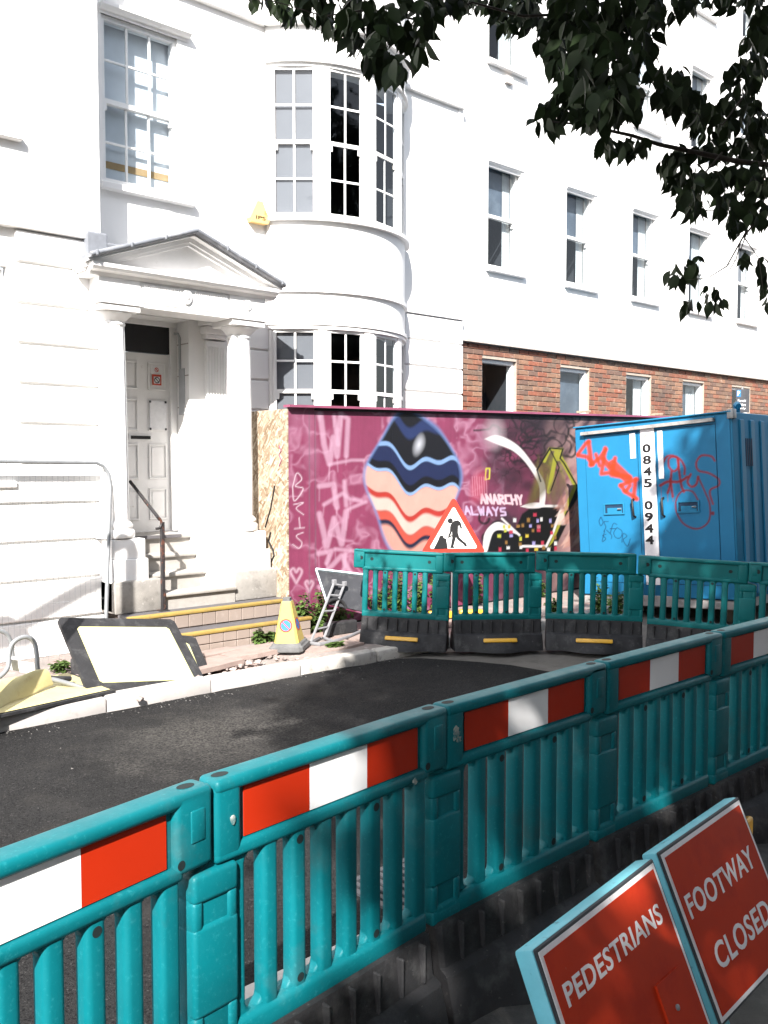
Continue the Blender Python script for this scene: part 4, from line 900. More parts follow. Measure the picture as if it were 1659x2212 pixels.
# ribbed side
for i in range(14): MB().box(CW-.002, CW+.022, .18+.28*i, .30+.28*i, .14, CH-.08, .012, 1).build('side_rib', 'container', CT)
for i in range(4): MB().box(CW+.02, CW+.026, .30+.05*i, .325+.05*i, CH-.62, CH-.30).build('vent_slot', 'seam', CT)
MB().box(CW+.015, CW+.06, .45, .62, .35, .44, .01).build('latch', 'galv', CT)
MB().tube([(CW-.15,.5,CH),(CW-.15,.5,CH+.07),(CW-.14,.46,CH+.11),(CW-.1,.40,CH+.11),(CW-.07,.36,CH+.08)], .035, 10).build('vent_pipe', 'container', CT, 60)
MB().box(CW*.43, CW*.62, -.03, .0, .0, .13, .008).box(CW*.55, CW*.57, -.035, -.03, .03, .10).build('tow_bracket', 'skirt_grey', CT)
for sx in (.25, CW-.25):
    for yy in (.6, 3.4): MB().box(sx-.12, sx+.12, yy-.12, yy+.12, -.32, 0).build('support_block', 'timber', CT)
# parking sign beyond the container
psp = on_y(1604, 866, 8.5); PS = thing('parking_sign', 'small parking sign on a grey post behind the container', 'sign', (psp.x, 8.5, psp.z-2.94), R(-38)); PS.scale = (.78, .78, 1)
MB().tube([(0,.03,0),(0,.03,3.2)], .03, 10).build('post', 'galv', PS, 60)
MB().box(-.17,.17,-.006,.008,2.72,3.16,.004).build('plate', 'dark_plate', PS)
MB().box(-.15,-.05,-.010,-.006,3.02,3.14).build('blue_field', 'blue_print', PS)
obj('lettering', text_mesh('P', .06, .09, 'sign_white', None, bold=.02), PS, (-.135, -.012, 3.035))
for i, tx in enumerate(['Permit', 'holders', 'only']): obj('lettering', text_mesh(tx, .2, .05, 'sign_white', None), PS, (-.12, -.009, 2.92-.075*i))

# ================================================================== BARRIERS
def stadium(x0, x1, z0, z1, n=6):
    r_ = (x1-x0)/2; cx = (x0+x1)/2
    return [(cx+r_*math.cos(t), z1-r_+r_*math.sin(t)) for t in np.linspace(0, math.pi, n+1)]+[(cx+r_*math.cos(t), z0+r_+r_*math.sin(t)) for t in np.linspace(math.pi, 2*math.pi, n+1)]
def barrier_meshes(m_, mir=False):
    D = {'mir': mir}
    out = [(.10,.30),(1.0,.30),(1.005,.305),(1.005,.775),(.99,.788),(.935,.80),(.935,.99),(.925,1.0),(.015,1.0),(0,.985),(0,.815),(.01,.808),(.10,.80)]
    slots = [stadium(.154+.1035*i, .208+.1035*i, .365, .785) for i in range(7)]
    me = curve_mesh('frame', [out]+slots, .009, .010, m_, XZ)
    q = MB()
    q.box(.0,.935,-.040,.040,.966,1.003,.014,3).box(.09,.935,-.036,.036,.790,.829,.013,3)
    q.box(.0,.118,-.040,.040,.806,1.0025,.016,3).box(.852,.936,-.037,.037,.80,1.001,.015,3)
    q.box(.10,1.0,-.038,.038,.298,.366,.016,3).box(.098,.156,-.030,.020,.30,.81,.014,3)
    D['frame'] = [(q.mesh('frame', m_, 50), None), (me, None)]
    D['bar'] = MB().box(-.0270,.0270,-.029,.019,.345,.806,.016,4).mesh('bar', m_, 50)
    D['post'] = MB().box(.870,1.006,-.030,.030,.298,.785,.014,3).box(.866,1.007,-.039,.039,.712,.786,.013,3).box(.866,1.007,-.039,.039,.425,.655,.013,3).box(.866,1.007,-.039,.039,.298,.350,.013,3).box(.868,.900,-.037,.037,.64,.72,.010,2).box(.975,1.0065,-.037,.037,.64,.72,.010,2).box(.868,.900,-.037,.037,.34,.43,.010,2).box(.975,1.0065,-.037,.037,.34,.43,.010,2).mesh('hinge_post', m_, 50)
    s_ = MB(); disc(s_, 0, 0, .017, 0, 14); sm = s_.mesh('socket', 'hole_dark'); D['disc'] = sm
    D['sheet_r'] = MB().box(0,.233,-.0225,-.0195,.833,.962).mesh('reflective_sheet', 'sheet_red'); D['sheet_w'] = MB().box(0,.233,-.0225,-.0195,.833,.962).mesh('reflective_sheet', 'sheet_white')
    # rubber ballast block: lofted section with a foot that swells in the middle
    xs = [.105,.12,.2,.28,.36,.45,.55,.64,.72,.80,.9,.985,1.0]; vs_ = []; fs_ = []
    for x in xs:
        b_ = math.exp(-((x-.55)/.2)**4); e = 0 if .11 < x < .99 else .012
        sec = [(.058-e,.31-e),(.075-e,.175),(.105+.03*b_-e,.158),(.135+.10*b_-e,.05),(.14+.11*b_-e,.0)]
        ring = [(-y, z) for y, z in sec]+[(y, z) for y, z in sec[::-1]]; vs_ += [(x, y, z) for y, z in ring]
    n = 10
    for i in range(len(xs)-1):
        for k in range(n): fs_.append((i*n+k, i*n+(k+1) % n, (i+1)*n+(k+1) % n, (i+1)*n+k))
    fs_ += [tuple(range(n)), tuple(range(len(xs)*n-1, (len(xs)-1)*n-1, -1))]
    D['base'] = MB().add(vs_, fs_).mesh('ballast_block', 'rubber', 40)
    D['rib'] = MB().box(-.006,.006,-.085,-.055,.178,.30,.004,1).mesh('rib', 'rubber')
    D['refl'] = MB().box(-.17,.17,-.012,.006,-.022,.022,.012,3).mesh('reflector', 'yellow_reflector', 50)
    D['grip'] = MB().box(-.05,.05,-.006,.004,-.015,.015,.010,3).mesh('hand_hole', 'hole_dark', 50)
    D['latch'] = MB().box(.03,.075,-.043,-.036,.875,.955,.012,2).mesh('latch_recess', m_, 50)
    if mir:
        done = set()
        for k_, v in D.items():
            for me in ([x[0] for x in v] if isinstance(v, list) else [v] if hasattr(v, 'vertices') else []):
                if me.name in done: continue
                done.add(me.name); me.transform(Matrix.Diagonal((-1, 1, 1, 1))); me.flip_normals()
    return D
def barrier(D, loc, rz, label, group, sheets, tilt=0., sx=1.):
    t = thing('barrier', label, 'barrier', loc, group=group, rot=(0, -tilt, rz)); t.scale = (sx, 1, 1 if sheets else .962)
    sg = -1 if D['mir'] else 1
    fr = obj('frame', D['frame'][0][0], t); obj('slotted_web', D['frame'][1][0], t)
    for i in range(6):
        b_ = obj('bar', D['bar'], t, (sg*(.2318+.1035*i), 0, 0))
        if i in (1, 4):
            for z in (.768, .385): d = obj('fixing_hole', D['disc'], b_, (0, -.0295, z)); d.scale = (.75, 1, .75)
    obj('hinge_post', D['post'], t)
    if sheets:
        for k, x in enumerate((.135, .369, .603)): obj('reflective_sheet', D['sheet_w' if k == 1 else 'sheet_r'], t, (sg*x, 0, 0))
    else:
        for x, z in ((.19,.905),(.79,.90)): obj('fixing_hole', D['disc'], fr, (x, -.0198, z))
    d = obj('fixing_hole', D['disc'], fr, (.082, -.0415, .915)) if not sheets else obj('fixing_hole', D['disc'], fr, (sg*.105, -.0405, .835)); d.scale = (1.2,1,1.2) if not sheets else (.7,1,.7)
    for x in (.055, .895):
        d = obj('socket', D['disc'], fr, (sg*x, 0, 1.0038), (R(90), 0, 0)); d.scale = (1.5, 1, .95)
    b_ = obj('ballast_block', D['base'], t)
    for i in range(8): obj('rib', D['rib'], b_, (sg*(.17+.105*i), 0, 0))
    a_ = math.atan2(.10, .107)
    obj('reflector', D['refl'], b_, (sg*.55, -.176, .118), (-a_*.8, 0, 0)); obj('hand_hole', D['grip'], b_, (sg*.57, -.222, .052), (-a_*.8, 0, 0))
    obj('latch_recess', D['latch'], fr)
    return t
DN = barrier_meshes('teal', True); DF = barrier_meshes('teal_far')
NJ = [(.253,1.772,.1),(1.182,1.968,.1),(2.115,2.078,.1),(3.063,2.117,.1),(4.012,2.135,.1),(4.962,2.15,.1)]
NL = ['teal barrier at the left edge, its white and red sheet cut by the frame', 'sunlit teal barrier half in tree shade, second in the near row', 'shaded teal barrier behind the pedestrians sign, third in the near row',
      'shaded teal barrier above the footway closed sign, fourth in the near row', 'teal barrier at the right edge ending the near row']
for i in range(5):
    a, b = Vector(NJ[i]), Vector(NJ[i+1]); d = b-a
    nb_ = barrier(DN, a+d.normalized()*.94, math.atan2(d.y, d.x), NL[i], 'barriers of the near row', True)
    for (bi, x, z, s_) in [(2,-.895,.915,.016),(2,-.885,.885,.011),(2,-.905,.895,.008),(1,-.885,.895,.009),(1,-.17,.806,.010)]:
        if bi != i: continue
        P = [(s_*random.uniform(.35,1.25)*math.cos(t), s_*random.uniform(.5,1.6)*math.sin(t)) for t in np.linspace(0, 6.0, 11)]
        yy = -.0412 if z > .8 else -.0385
        MB().prism([(x+p[0], z+p[1]) for p in P], yy-.0008, yy+.004, 'y').build('paint_splat', 'splat', nb_)
FJ = [(5.98,7.10,.052),(6.53,6.37,.018),(7.30,5.83,.018),(7.94,5.08,.012),(8.36,4.15,-.0),(8.70,3.24,-.0)]
FLb = ['sunlit teal barrier at the left end of the far row, half shaded', 'teal barrier under the roadworks triangle, second in the far row', 'teal barrier before the left container door, third in the far row',
      'teal barrier below the phone number strip, fourth in the far row', 'teal barrier at the right edge of the far row']
for i in range(5):
    a, b = Vector(FJ[i]), Vector(FJ[i+1]); d = b-a
    barrier(DF, a+Vector((0,0,[.02,.028,.03,.012,0][i])), math.atan2(d.y, d.x), FLb[i], 'barriers of the far row', False, tilt=[-.03,-.008,-.012,-.028,-.02][i], sx=d.length/.945)

# ================================================================== RED SIGNS
def frame_of(TL, yaw, lean, roll=0):
    ya_, la, ro_ = R(yaw), R(lean), R(roll); e = Vector((math.cos(ya_), math.sin(ya_), 0)); nb = Vector((-math.sin(ya_), math.cos(ya_), 0))
    d = Vector((0,0,-1))*math.cos(la)-nb*math.sin(la); a = e*math.cos(ro_)+d*math.sin(ro_); b = d*math.cos(ro_)-e*math.sin(ro_); y = (-b).cross(a)
    m_ = Matrix((a, y, -b)).transposed().to_4x4(); m_.translation = TL; return m_
def puv(W_, x, y):
    r = ray(x, y); n = W_.col[1].to_3d(); o = W_.translation; E_ = Vector((0,0,EYE)); t = (o-E_).dot(n)/r.dot(n); p = W_.inverted() @ (E_+r*t); return p.x, p.z
def road_sign(W_, w, h, label, words):
    t = thing('road_sign', label, 'sign', W_.translation, group='red pedestrian signs', rot=W_.to_euler())
    MB().box(-.012, w+.012, .004, .060, -h-.012, .012, .010, 2).build('frame', 'sign_cyan', t, 40)
    MB().box(-.010, w+.010, -.001, .006, -h-.010, .010, .006, 1).build('edge_trim', 'sign_edge', t)
    MB().box(0, w, -.003, -.0015, -h, 0).build('border', 'sign_white', t)
    p_ = MB().box(.013, w-.013, -.0045, -.0032, -h+.013, -.013).build('plate', 'sign_red', t)
    for tx, x, z, tw, th in words: obj('lettering', text_mesh(tx, tw, th, 'sign_white', None, .0004, bold=.018, spacing=1.08), p_, (x, -.005, z))
    for x in (.06, w-.06): MB().box(x-.018, x+.018, .02, .05, -h-.30, -h-.01, .006).build('leg', 'sign_cyan', t)
    return t, p_
k1 = 1.052; W1 = frame_of(Vector((1.582*k1, 1.247*k1, EYE+(.806-EYE)*k1)), 7.9, 23)
sz6 = lambda x, y: (1026+x*.3815, 1404+y*.3815)
a = puv(W1, *sz6(525, 2030)); b = puv(W1, *sz6(1062, 1545)); c_ = puv(W1, *sz6(485, 1895))
s1, p1 = road_sign(W1, .631, .47, 'red pedestrians sign in a pale blue frame, left of two', [('PEDESTRIANS', a[0], a[1], b[0]-a[0], c_[1]-a[1])])
q0 = puv(W1, *sz6(1005, 1905)); q1 = puv(W1, *sz6(1130, 1790))
MB().prism([(q0[0], q0[1]),(q1[0], q1[1]),(q1[0]+.02, q1[1]-.30),(q0[0], q0[1]-.26)], -.012, -.005, 'y').build('cover_flap', 'sign_red', p1)
q2 = puv(W1, *sz6(1122, 2025)); MB().lathe([(.008,0),(.008,.004),(.003,.006)], 12).build('bolt', 'galv', p1, 60, loc=(q2[0], -.012, q2[1]), rot=(R(90),0,0))
q3 = puv(W1, *sz6(1020, 2112)); MB().prism([(q3[0]-.20,q3[1]-.06),(q3[0]-.06,q3[1]-.06),(q3[0]-.06,q3[1]-.02),(q3[0]+.03,q3[1]-.09),(q3[0]-.06,q3[1]-.16),(q3[0]-.06,q3[1]-.12),(q3[0]-.20,q3[1]-.12)], -.0052, -.0044, 'y').build('arrow', 'sign_white', p1)
k2 = .944; W2 = frame_of(Vector((2.604*k2, 1.563*k2, EYE+(.63-EYE)*k2)), 3.28, 23.2, -2)
a = puv(W2, *sz6(1222, 1530)); b = puv(W2, *sz6(1578, 1205)); c_ = puv(W2, *sz6(1175, 1395)); d = puv(W2, *sz6(1385, 1822)); e = puv(W2, *sz6(1340, 1670))
s2, p2 = road_sign(W2, .566, .488, 'red footway closed sign in a pale blue frame, right of two',
    [('FOOTWAY', a[0], a[1], b[0]-a[0], c_[1]-a[1]), ('CLOSED', d[0], d[1], .566*.86-d[0], e[1]-d[1])])
# bits of dark kit behind the signs
o = MB().box(0,.5,0,.16,0,.05,.02).build('rubber_weight', 'rubber', None, loc=(3.15,1.62,.1), rot=(0,0,R(12))); tag(o, 'black rubber sign foot on the near pavement behind the footway closed sign', 'weight')
o = MB().box(0,.14,0,.03,0,.09,.012).build('yellow_handle', 'yellow_reflector', None, loc=(3.66,1.82,.28), rot=(0,0,R(5))); tag(o, 'yellow plastic handle at the right edge by the near barriers', 'handle')

# ================================================================== ROADWORKS TRIANGLE
tp = on_y(980, 1072, 7.35); TS = thing('roadworks_sign', 'red bordered triangular roadworks sign showing a digging worker', 'sign', (tp.x, 7.35, .1), R(-38))
hz_ = tp.z-.1; sd = .76; ht = sd*.866
def tri(s_, y0, y1, rr=.03):
    P = []; c0 = hz_-ht*2/3
    for k in range(3):
        a0 = math.pi/2+2*math.pi*k/3; r_ = s_/math.sqrt(3)-2*rr
        for t in np.linspace(-math.pi/3, math.pi/3, 6): P.append((r_*math.cos(a0)+rr*math.cos(a0+t), c0+r_*math.sin(a0)+rr*math.sin(a0+t)))
    return MB().prism(P, y0, y1, 'y')
tri(sd, 0, .012).build('plate', 'tri_red', TS); tri(sd*.75, -.003, -.0005, .02).build('white_field', 'tri_white', TS)
z0 = hz_-ht*2/3-sd*.76*.289+.02
pk = MB(); Y_ = (-.0055, -.0035); dT = survey(tp.x, 7.35, tp.z)[2]; KP = .3413*dT/2000; zb_ = on_y(980, 1186, 7.35).z-.1
def pz(q): return [((x-1285)*KP, zb_+(310-y)*KP) for x, y in q]
hd = pz([(1263,130)])[0]; disc(pk, hd[0], hd[1], 17*KP, -.005, 20)
for P in [[(1268,152),(1284,132),(1312,126),(1330,140),(1340,178),(1330,183),(1321,158),(1314,165),(1313,205),(1322,236),(1348,260),(1364,272),(1373,293),(1357,293),(1349,280),(1312,252),(1300,234),(1293,262),(1285,290),(1291,303),(1262,303),(1268,288),(1276,240),(1274,195),(1268,215),(1256,233),(1249,228),(1261,200),(1262,168)],
          [(1238,246),(1243,239),(1272,220),(1277,227)], [(1157,310),(1188,250),(1196,226),(1216,222),(1223,238),(1238,243),(1248,306)]]:
    pk.prism(pz(P), *Y_, 'y')
pk.build('digging_worker_pictogram', 'black', TS)
MB().tube([(0,.03,.0),(0,.03,hz_-.2)], .022, 8).build('post', 'galv', TS, 60)
for z in (hz_-.28, hz_-.5): MB().box(-.06,.06,.012,.05,z-.012,z+.012,.004).build('clip', 'dark_plate', TS)
MB().box(-.28,.28,-.06,.16,0,.075,.02).build('base', 'dark_plate', TS, 40)
MB().box(-.30,-.02,-.12,-.02,.02,.10,.02).box(.06,.34,-.10,.0,.02,.11,.02).build('base_weight', 'yellow_reflector', TS, 40)

# ================================================================== NO-WAITING CONE
cp_ = on_z(626, 1400, .11); CN = thing('no_waiting_cone', 'yellow no waiting cone with blue and red roundel by the steps', 'cone', (cp_.x, cp_.y, .105), R(-48), rot=(R(3), R(-2), R(-52)))
def sq(mb_, levels, bev=0):
    vs_ = []; 
    for h_, z in levels:
        c = h_*.82; vs_ += [(h_,c*1.,z),(c,h_,z),(-c,h_,z),(-h_,c,z),(-h_,-c,z),(-c,-h_,z),(c,-h_,z),(h_,-c,z)]
    n = len(levels); fs_ = [(i*8+k, i*8+(k+1) % 8, i*8+8+(k+1) % 8, i*8+8+k) for i in range(n-1) for k in range(8)]+[tuple(range(7,-1,-1)), tuple(range(n*8-8, n*8))]
    return mb_.add(vs_, fs_)
sq(MB(), [(.165,0),(.17,.012),(.165,.045),(.150,.055),(.140,.075),(.125,.08)]).build('base', 'cone_base', CN)
sq(MB(), [(.122,.078),(.05,.455),(.046,.47)]).build('body', 'cone_yellow', CN); sq(MB(), [(.045,.47),(.036,.475),(.036,.50),(.03,.502)]).build('top_cap', 'cone_base', CN)
for rz in (-90, 0, 90, 180):
    rt = MB(); tl = math.atan2(.072, .377); cz = .245
    face = bpy.data.objects.new('roundel', None)
    ring = MB(); disc(ring, 0, 0, .064, -.0012, 28, .050); ring.prism([(-.04,.034),(-.034,.04),(.04,-.034),(.034,-.04)], -.0016, -.0012, 'y')
    blue = MB(); disc(blue, 0, 0, .051, -.0006, 28)
    half = .122-.072*(cz-.078)/.377
    mt = Matrix.Rotation(R(rz+90), 4, 'Z') @ Matrix.Translation((0, -half, cz)) @ Matrix.Rotation(-tl, 4, 'X')
    o1 = blue.build('roundel', 'blue_print', CN); o1.data.transform(mt); o2 = ring.build('roundel_ring', 'red_print', o1); o2.data.transform(mt)

# ================================================================== SIGN FROM BEHIND + its plastic stand
P_ = [on_y(682,1230,7.5), on_y(790,1243,7.42), on_y(790,1322,7.3), on_y(706,1304,7.36)]
BS = thing('propped_sign', 'dark back of a sign propped beside the far barriers', 'sign', (P_[3].x, 7.4, .1)); L_ = Vector(BS.location)
nrm = (P_[1]-P_[0]).cross(P_[3]-P_[0]).normalized(); nrm = nrm if nrm.y > 0 else -nrm
MB().add([p-L_ for p in P_]+[p+nrm*.02-L_ for p in P_], [(0,1,2,3),(7,6,5,4),(0,4,5,1),(1,5,6,2),(2,6,7,3),(3,7,4,0)]).build('plate', 'dark_plate', BS)
for a_, b_, w_ in [(0,1,.016),(0,3,.012)]: MB().tube([P_[a_]-L_-nrm*.006, P_[b_]-L_-nrm*.006], w_, 4).build('rim', 'pale_edge', BS)
MB().tube([Vector(P_[3]-L_)+Vector((.08+.16*math.cos(t), -.02, -.10+.14*math.sin(t))) for t in np.linspace(2.4, .2, 9)], .018, 8).build('support_ring', 'rubber', BS, 60)
MB().box(.05,.45,.0,.10,0,.14,.02).build('foot', 'rubber', BS)
st_ = thing('plastic_sign_stand', 'grey plastic ladder shaped sign stand leaning behind the cone', 'sign stand', (5.62, 7.15, .1)); L_ = Vector(st_.location)
tA, tB = on_y(722,1258,7.38), on_y(744,1262,7.36); bA, bB = on_z(672,1386,.13), on_z(700,1378,.13)
for a_, b_ in ((tA,bA),(tB,bB)): MB().tube([a_-L_, b_-L_], .014, 6).build('rail', 'grey_plastic', st_)
for t in (.03, .22, .5, .8): MB().tube([tA.lerp(bA,t)-L_, tB.lerp(bB,t)-L_], .012, 6).build('rung', 'grey_plastic', st_)
for p in (tA, tB): MB().box(-.022,.022,-.02,.02,-.02,.03,.008).build('hook', 'grey_plastic', st_, loc=p-L_)
MB().tube([on_z(x,y,.125)-L_ for x,y in [(671,1389),(690,1392),(722,1386),(752,1376),(782,1362)]], [.016,.02,.02,.018,.014], 6).build('foot', 'grey_plastic', st_, 60)
MB().tube([on_z(x,y,.125)-L_ for x,y in [(671,1389),(690,1378),(700,1378),(716,1384)]], .014, 6).build('foot', 'grey_plastic', st_, 60)

# ================================================================== FALLEN YELLOW BOARDS
kb = .95; TLb = Vector((3.358*kb, 7.69*kb, EYE+(.474-EYE)*kb)); Wb = frame_of(TLb, 11.08, 53.2, 12.28)
def yboard(W_, w, h, label, mt_, rim):
    t = thing('blank_board', label, 'board', W_.translation, group='blank yellow boards in rubber frames', rot=W_.to_euler())
    l, r_, tp_, b_ = rim
    out = [(-l+.03,-h-b_),(w+r_-.03,-h-b_),(w+r_,-h-b_+.03),(w+r_,tp_-.03),(w+r_-.03,tp_),(-l+.03,tp_),(-l,tp_-.03),(-l,-h-b_+.03)]
    MB().prism(out, .0, .03, 'y').build('rubber_frame', 'rubber', t); 
    MB().prism([(.025,-h),(w-.025,-h),(w,-h+.025),(w,-.025),(w-.025,0),(.025,0),(0,-.025),(0,-h+.025)], -.004, .0, 'y').build('face', mt_, t)
    return t
yboard(Wb, .855, .634, 'pale yellow blank board in a thick black rubber frame leaning by the kerb', 'board_yellow', (.13,.10,.11,.12))
Wb2 = frame_of(TLb+Wb.col[1].to_3d()*.075+Wb.col[0].to_3d()*.20+Vector((0,0,-.02)), 11.1, 55, 19); yboard(Wb2, .855, .66, 'second black framed board mostly hidden behind the pale yellow one', 'board_yellow', (.10,.10,.10,.10))
o = MB().box(0,.30,0,.22,0,.16,.02).build('rubber_block', 'rubber', None, loc=(3.33,7.40,.07), rot=(0,0,R(20))); tag(o, 'black rubber ballast block behind the leaning yellow board', 'ballast block')
# flat board with a bent tube frame at the left edge
Pf = [on_z(250,1496,.124), on_z(-60,1564,.128), on_z(-60,1500,.17), on_z(150,1457,.15)]
FBd = thing('flat_board', 'dull yellow board lying flat behind the kerb at left', 'board', (2.7, 6.8, .1)); L_ = Vector(FBd.location)
up = Vector((0,0,.02)); MB().add([p-L_ for p in Pf]+[p+up-L_ for p in Pf], [(0,1,2,3),(7,6,5,4),(0,4,5,1),(1,5,6,2),(2,6,7,3),(3,7,4,0)]).build('panel', 'rubber', FBd)
cen = sum(Pf, Vector())/4; Pi = [cen+(p-cen)*.93 for p in Pf]; MB().add([p+up*1.3-L_ for p in Pi], [(0,1,2,3)]).build('yellow_face', 'board_dull', FBd)
# crumpled yellow sheet
vs_ = []; nu, nv = 22, 12; A_, B_, C_, D_ = on_z(115,1478,.20), on_z(-40,1545,.16), on_z(-50,1470,.34), on_z(95,1452,.30)
for j in range(nv+1):
    for i in range(nu+1):
        u, v = i/nu, j/nv; p = (A_*(1-u)+B_*u)*(1-v)+(D_*(1-u)+C_*u)*v
        vs_.append(p+Vector((0,0,.02*math.sin(u*4+v*2)*v+.05*math.sin(v*3.1)+.006*math.sin(u*13+v*7))))
CS = MB().add(vs_, [(j*(nu+1)+i, j*(nu+1)+i+1, (j+1)*(nu+1)+i+1, (j+1)*(nu+1)+i) for j in range(nv) for i in range(nu)])
CS.v += [tuple(Vector(p)-Vector((0,0,.006))) for p in vs_]; n_ = len(vs_); CS.f += [tuple(n_+k for k in f[::-1]) for f in CS.f[:]]
tag(CS.build('crumpled_sheet', 'board_dull', None, 60), 'bent yellow sheet lying on the flat board at left', 'sheet')
TF = thing('tube_sign_frame', 'bent grey tube sign frame lying at the left edge', 'sign frame', (2.9, 7.0, .1)); L_ = Vector(TF.location)
def zfirst(x, y): return x*.358, 972+y*.358
def tpath(pts): return [on_y(*zfirst(x, y), c)-L_ for x, y, c in pts]
MB().tube([Vector(p) for p in catmull(np.array([q[:] for q in tpath([(-40,1385,6.95),(10,1360,6.95),(48,1310,6.97),(55,1235,7.0),(75,1170,7.0),(120,1135,7.0),(170,1130,7.0),(208,1165,7.0),(222,1240,6.97),(228,1320,6.95),(265,1368,6.93),(380,1400,6.88),(545,1448,6.8)])]))], .018, 8).build('tube', 'galv', TF, 60)
MB().tube([Vector(p) for p in catmull(np.array([q[:] for q in tpath([(-60,1090,7.1),(0,1092,7.1),(45,1115,7.1),(70,1175,7.1),(78,1245,7.1)])]))], .016, 8).build('tube', 'galv', TF, 60)
MB().tube(tpath([(545,1447,6.8),(640,1443,6.78)]), .021, 8).build('black_sleeve', 'rubber', TF, 60); MB().tube(tpath([(300,1378,6.92),(425,1380,6.95)]), .02, 8).build('black_sleeve', 'rubber', TF, 60)
q = [on_y(*zfirst(x, y), 7.05)-L_ for x, y in [(62,1262),(205,1285),(215,1360),(60,1325)]]; MB().add(q+[p+Vector((0,.006,0)) for p in q], [(0,1,2,3),(7,6,5,4),(0,4,5,1),(1,5,6,2),(2,6,7,3),(3,7,4,0)]).build('small_plate', 'sign_white', TF)

# ================================================================== MESH FENCE PANEL
FN = thing('mesh_fence_panel', 'galvanised mesh fence panel leaning on the left house wall', 'fence', (3.74, 7.95, .1)); L_ = Vector(FN.location)
tl_, tr_ = Vector((.55,8.26,1.935)), Vector((3.83,8.27,1.895)); br_ = Vector((3.735,7.95,.11)); bl_ = Vector((.5,7.95,.11))
MB().tube([p-L_ for p in [bl_, tl_-Vector((.0,.0,.14)), tl_-Vector((-.03,0,.05)), tl_+Vector((.12,0,0)), tr_-Vector((.0,0,0)), tr_+Vector((.07,0,-.03)), tr_+Vector((.115,-.01,-.10)), tr_+Vector((.125,-.03,-.22)), br_]], .019, 8).build('tube_frame', 'galv', FN, 60)
wm = MB(); e_b = (br_-bl_); 
def fp(u, v): 
    b_ = bl_.lerp(br_+Vector((.02,0,0)), u); t_ = tl_.lerp(tr_+Vector((.09,0,0)), u); return b_.lerp(t_, v)-L_
for i in range(1, 66): wm.tube([fp(i/66,.02), fp(i/66,.985)], .0014, 3, False)
for j in range(1, 10): wm.tube([fp(0, j/10), fp(1, j/10)], .0016, 3, False)
tag(wm.build('wire_mesh', 'galv', FN), kind='stuff')
for i in range(8): pass
# ================================================================== HANDRAIL
HRl = thing('handrail', 'rusty black iron handrail on the porch steps', 'handrail', (4.395, 8.06, .462)); L_ = Vector(HRl.location)
p_t = on_y(337, 1128, 8.06); MB().box(-.018,.018,-.018,.018,0,p_t.z-.462,.004).build('post', 'rail', HRl)
bt = on_y(345, 1122, 8.06); up_ = on_y(281, 1040, 8.62)
MB().tube([up_-L_, bt-L_], .017, 8).build('rail', 'rail', HRl, 60)
MB().tube([Vector(p) for p in catmull(np.array([(on_y(x,y,8.05)-L_)[:] for x,y in [(338,1116),(346,1122),(349,1131),(345,1140),(337,1142)]]))], .013, 8).build('scroll', 'rail', HRl, 60)
MB().box(-.05,.05,-.045,.045,-.001,.008,.003).build('foot_plate', 'rail', HRl)

# ================================================================== ADDED POLE, unseen past the left edge, bent to cast the left house shadow
SL = thing('shadow_pole', 'slim grey pole with a drooping arm, unseen, added to cast the bent shadow at far left', 'shadow caster', (2.13, 6.42, .05))
MB().tube([(0,0,0),(0,0,3.1),(-.02,0,3.18),(-.08,-.01,3.22)], [.055,.045,.043,.042], 12).build('post', 'galv', SL, 60)
MB().tube([(-.08,-.01,3.22),(-.8,-.1,3.10),(-1.5,-.2,2.95)], .042, 10).build('arm', 'galv', SL, 60)
MB().box(-2.0,-1.45,-.30,-.10,2.86,2.98,.04).build('pole_head', 'dark_plate', SL, 40)

# ================================================================== WEEDS
def leaf_geo(L_, w, fold=.25, curl=.25, n=5, serr=0.):
    vs_ = []; fs_ = []
    prof = [0, .60, .96, 1.0, .74, .26, 0] if n == 7 else [0, .75, 1.0, .66, 0]
    n = len(prof)
    for i, p in enumerate(prof):
        t = i/(n-1); x = L_*t; z = -curl*L_*t*t; y = w/2*p
        vs_ += [(x, 0, z), (x, y, z+fold*y), (x, -y, z+fold*y)]
    for i in range(n-1):
        a, b = 3*i, 3*i+3
        for s_ in (1, 2):
            f = (a, b, b+s_, a+s_) if 0 < i < n-2 else ((a, b, b+s_) if i == 0 else (a, b, a+s_))
            fs_.append(f)
    return vs_, fs_
def orient(p, d, nrm):
    d = d.normalized(); y = nrm.cross(d)
    if y.length < 1e-3: y = Vector((0,1,0)).cross(d)
    y.normalize(); z = d.cross(y); m_ = Matrix((d, y, z)).transposed().to_4x4(); m_.translation = p; return m_
WL = leaf_geo(1., .55, .2, .3)
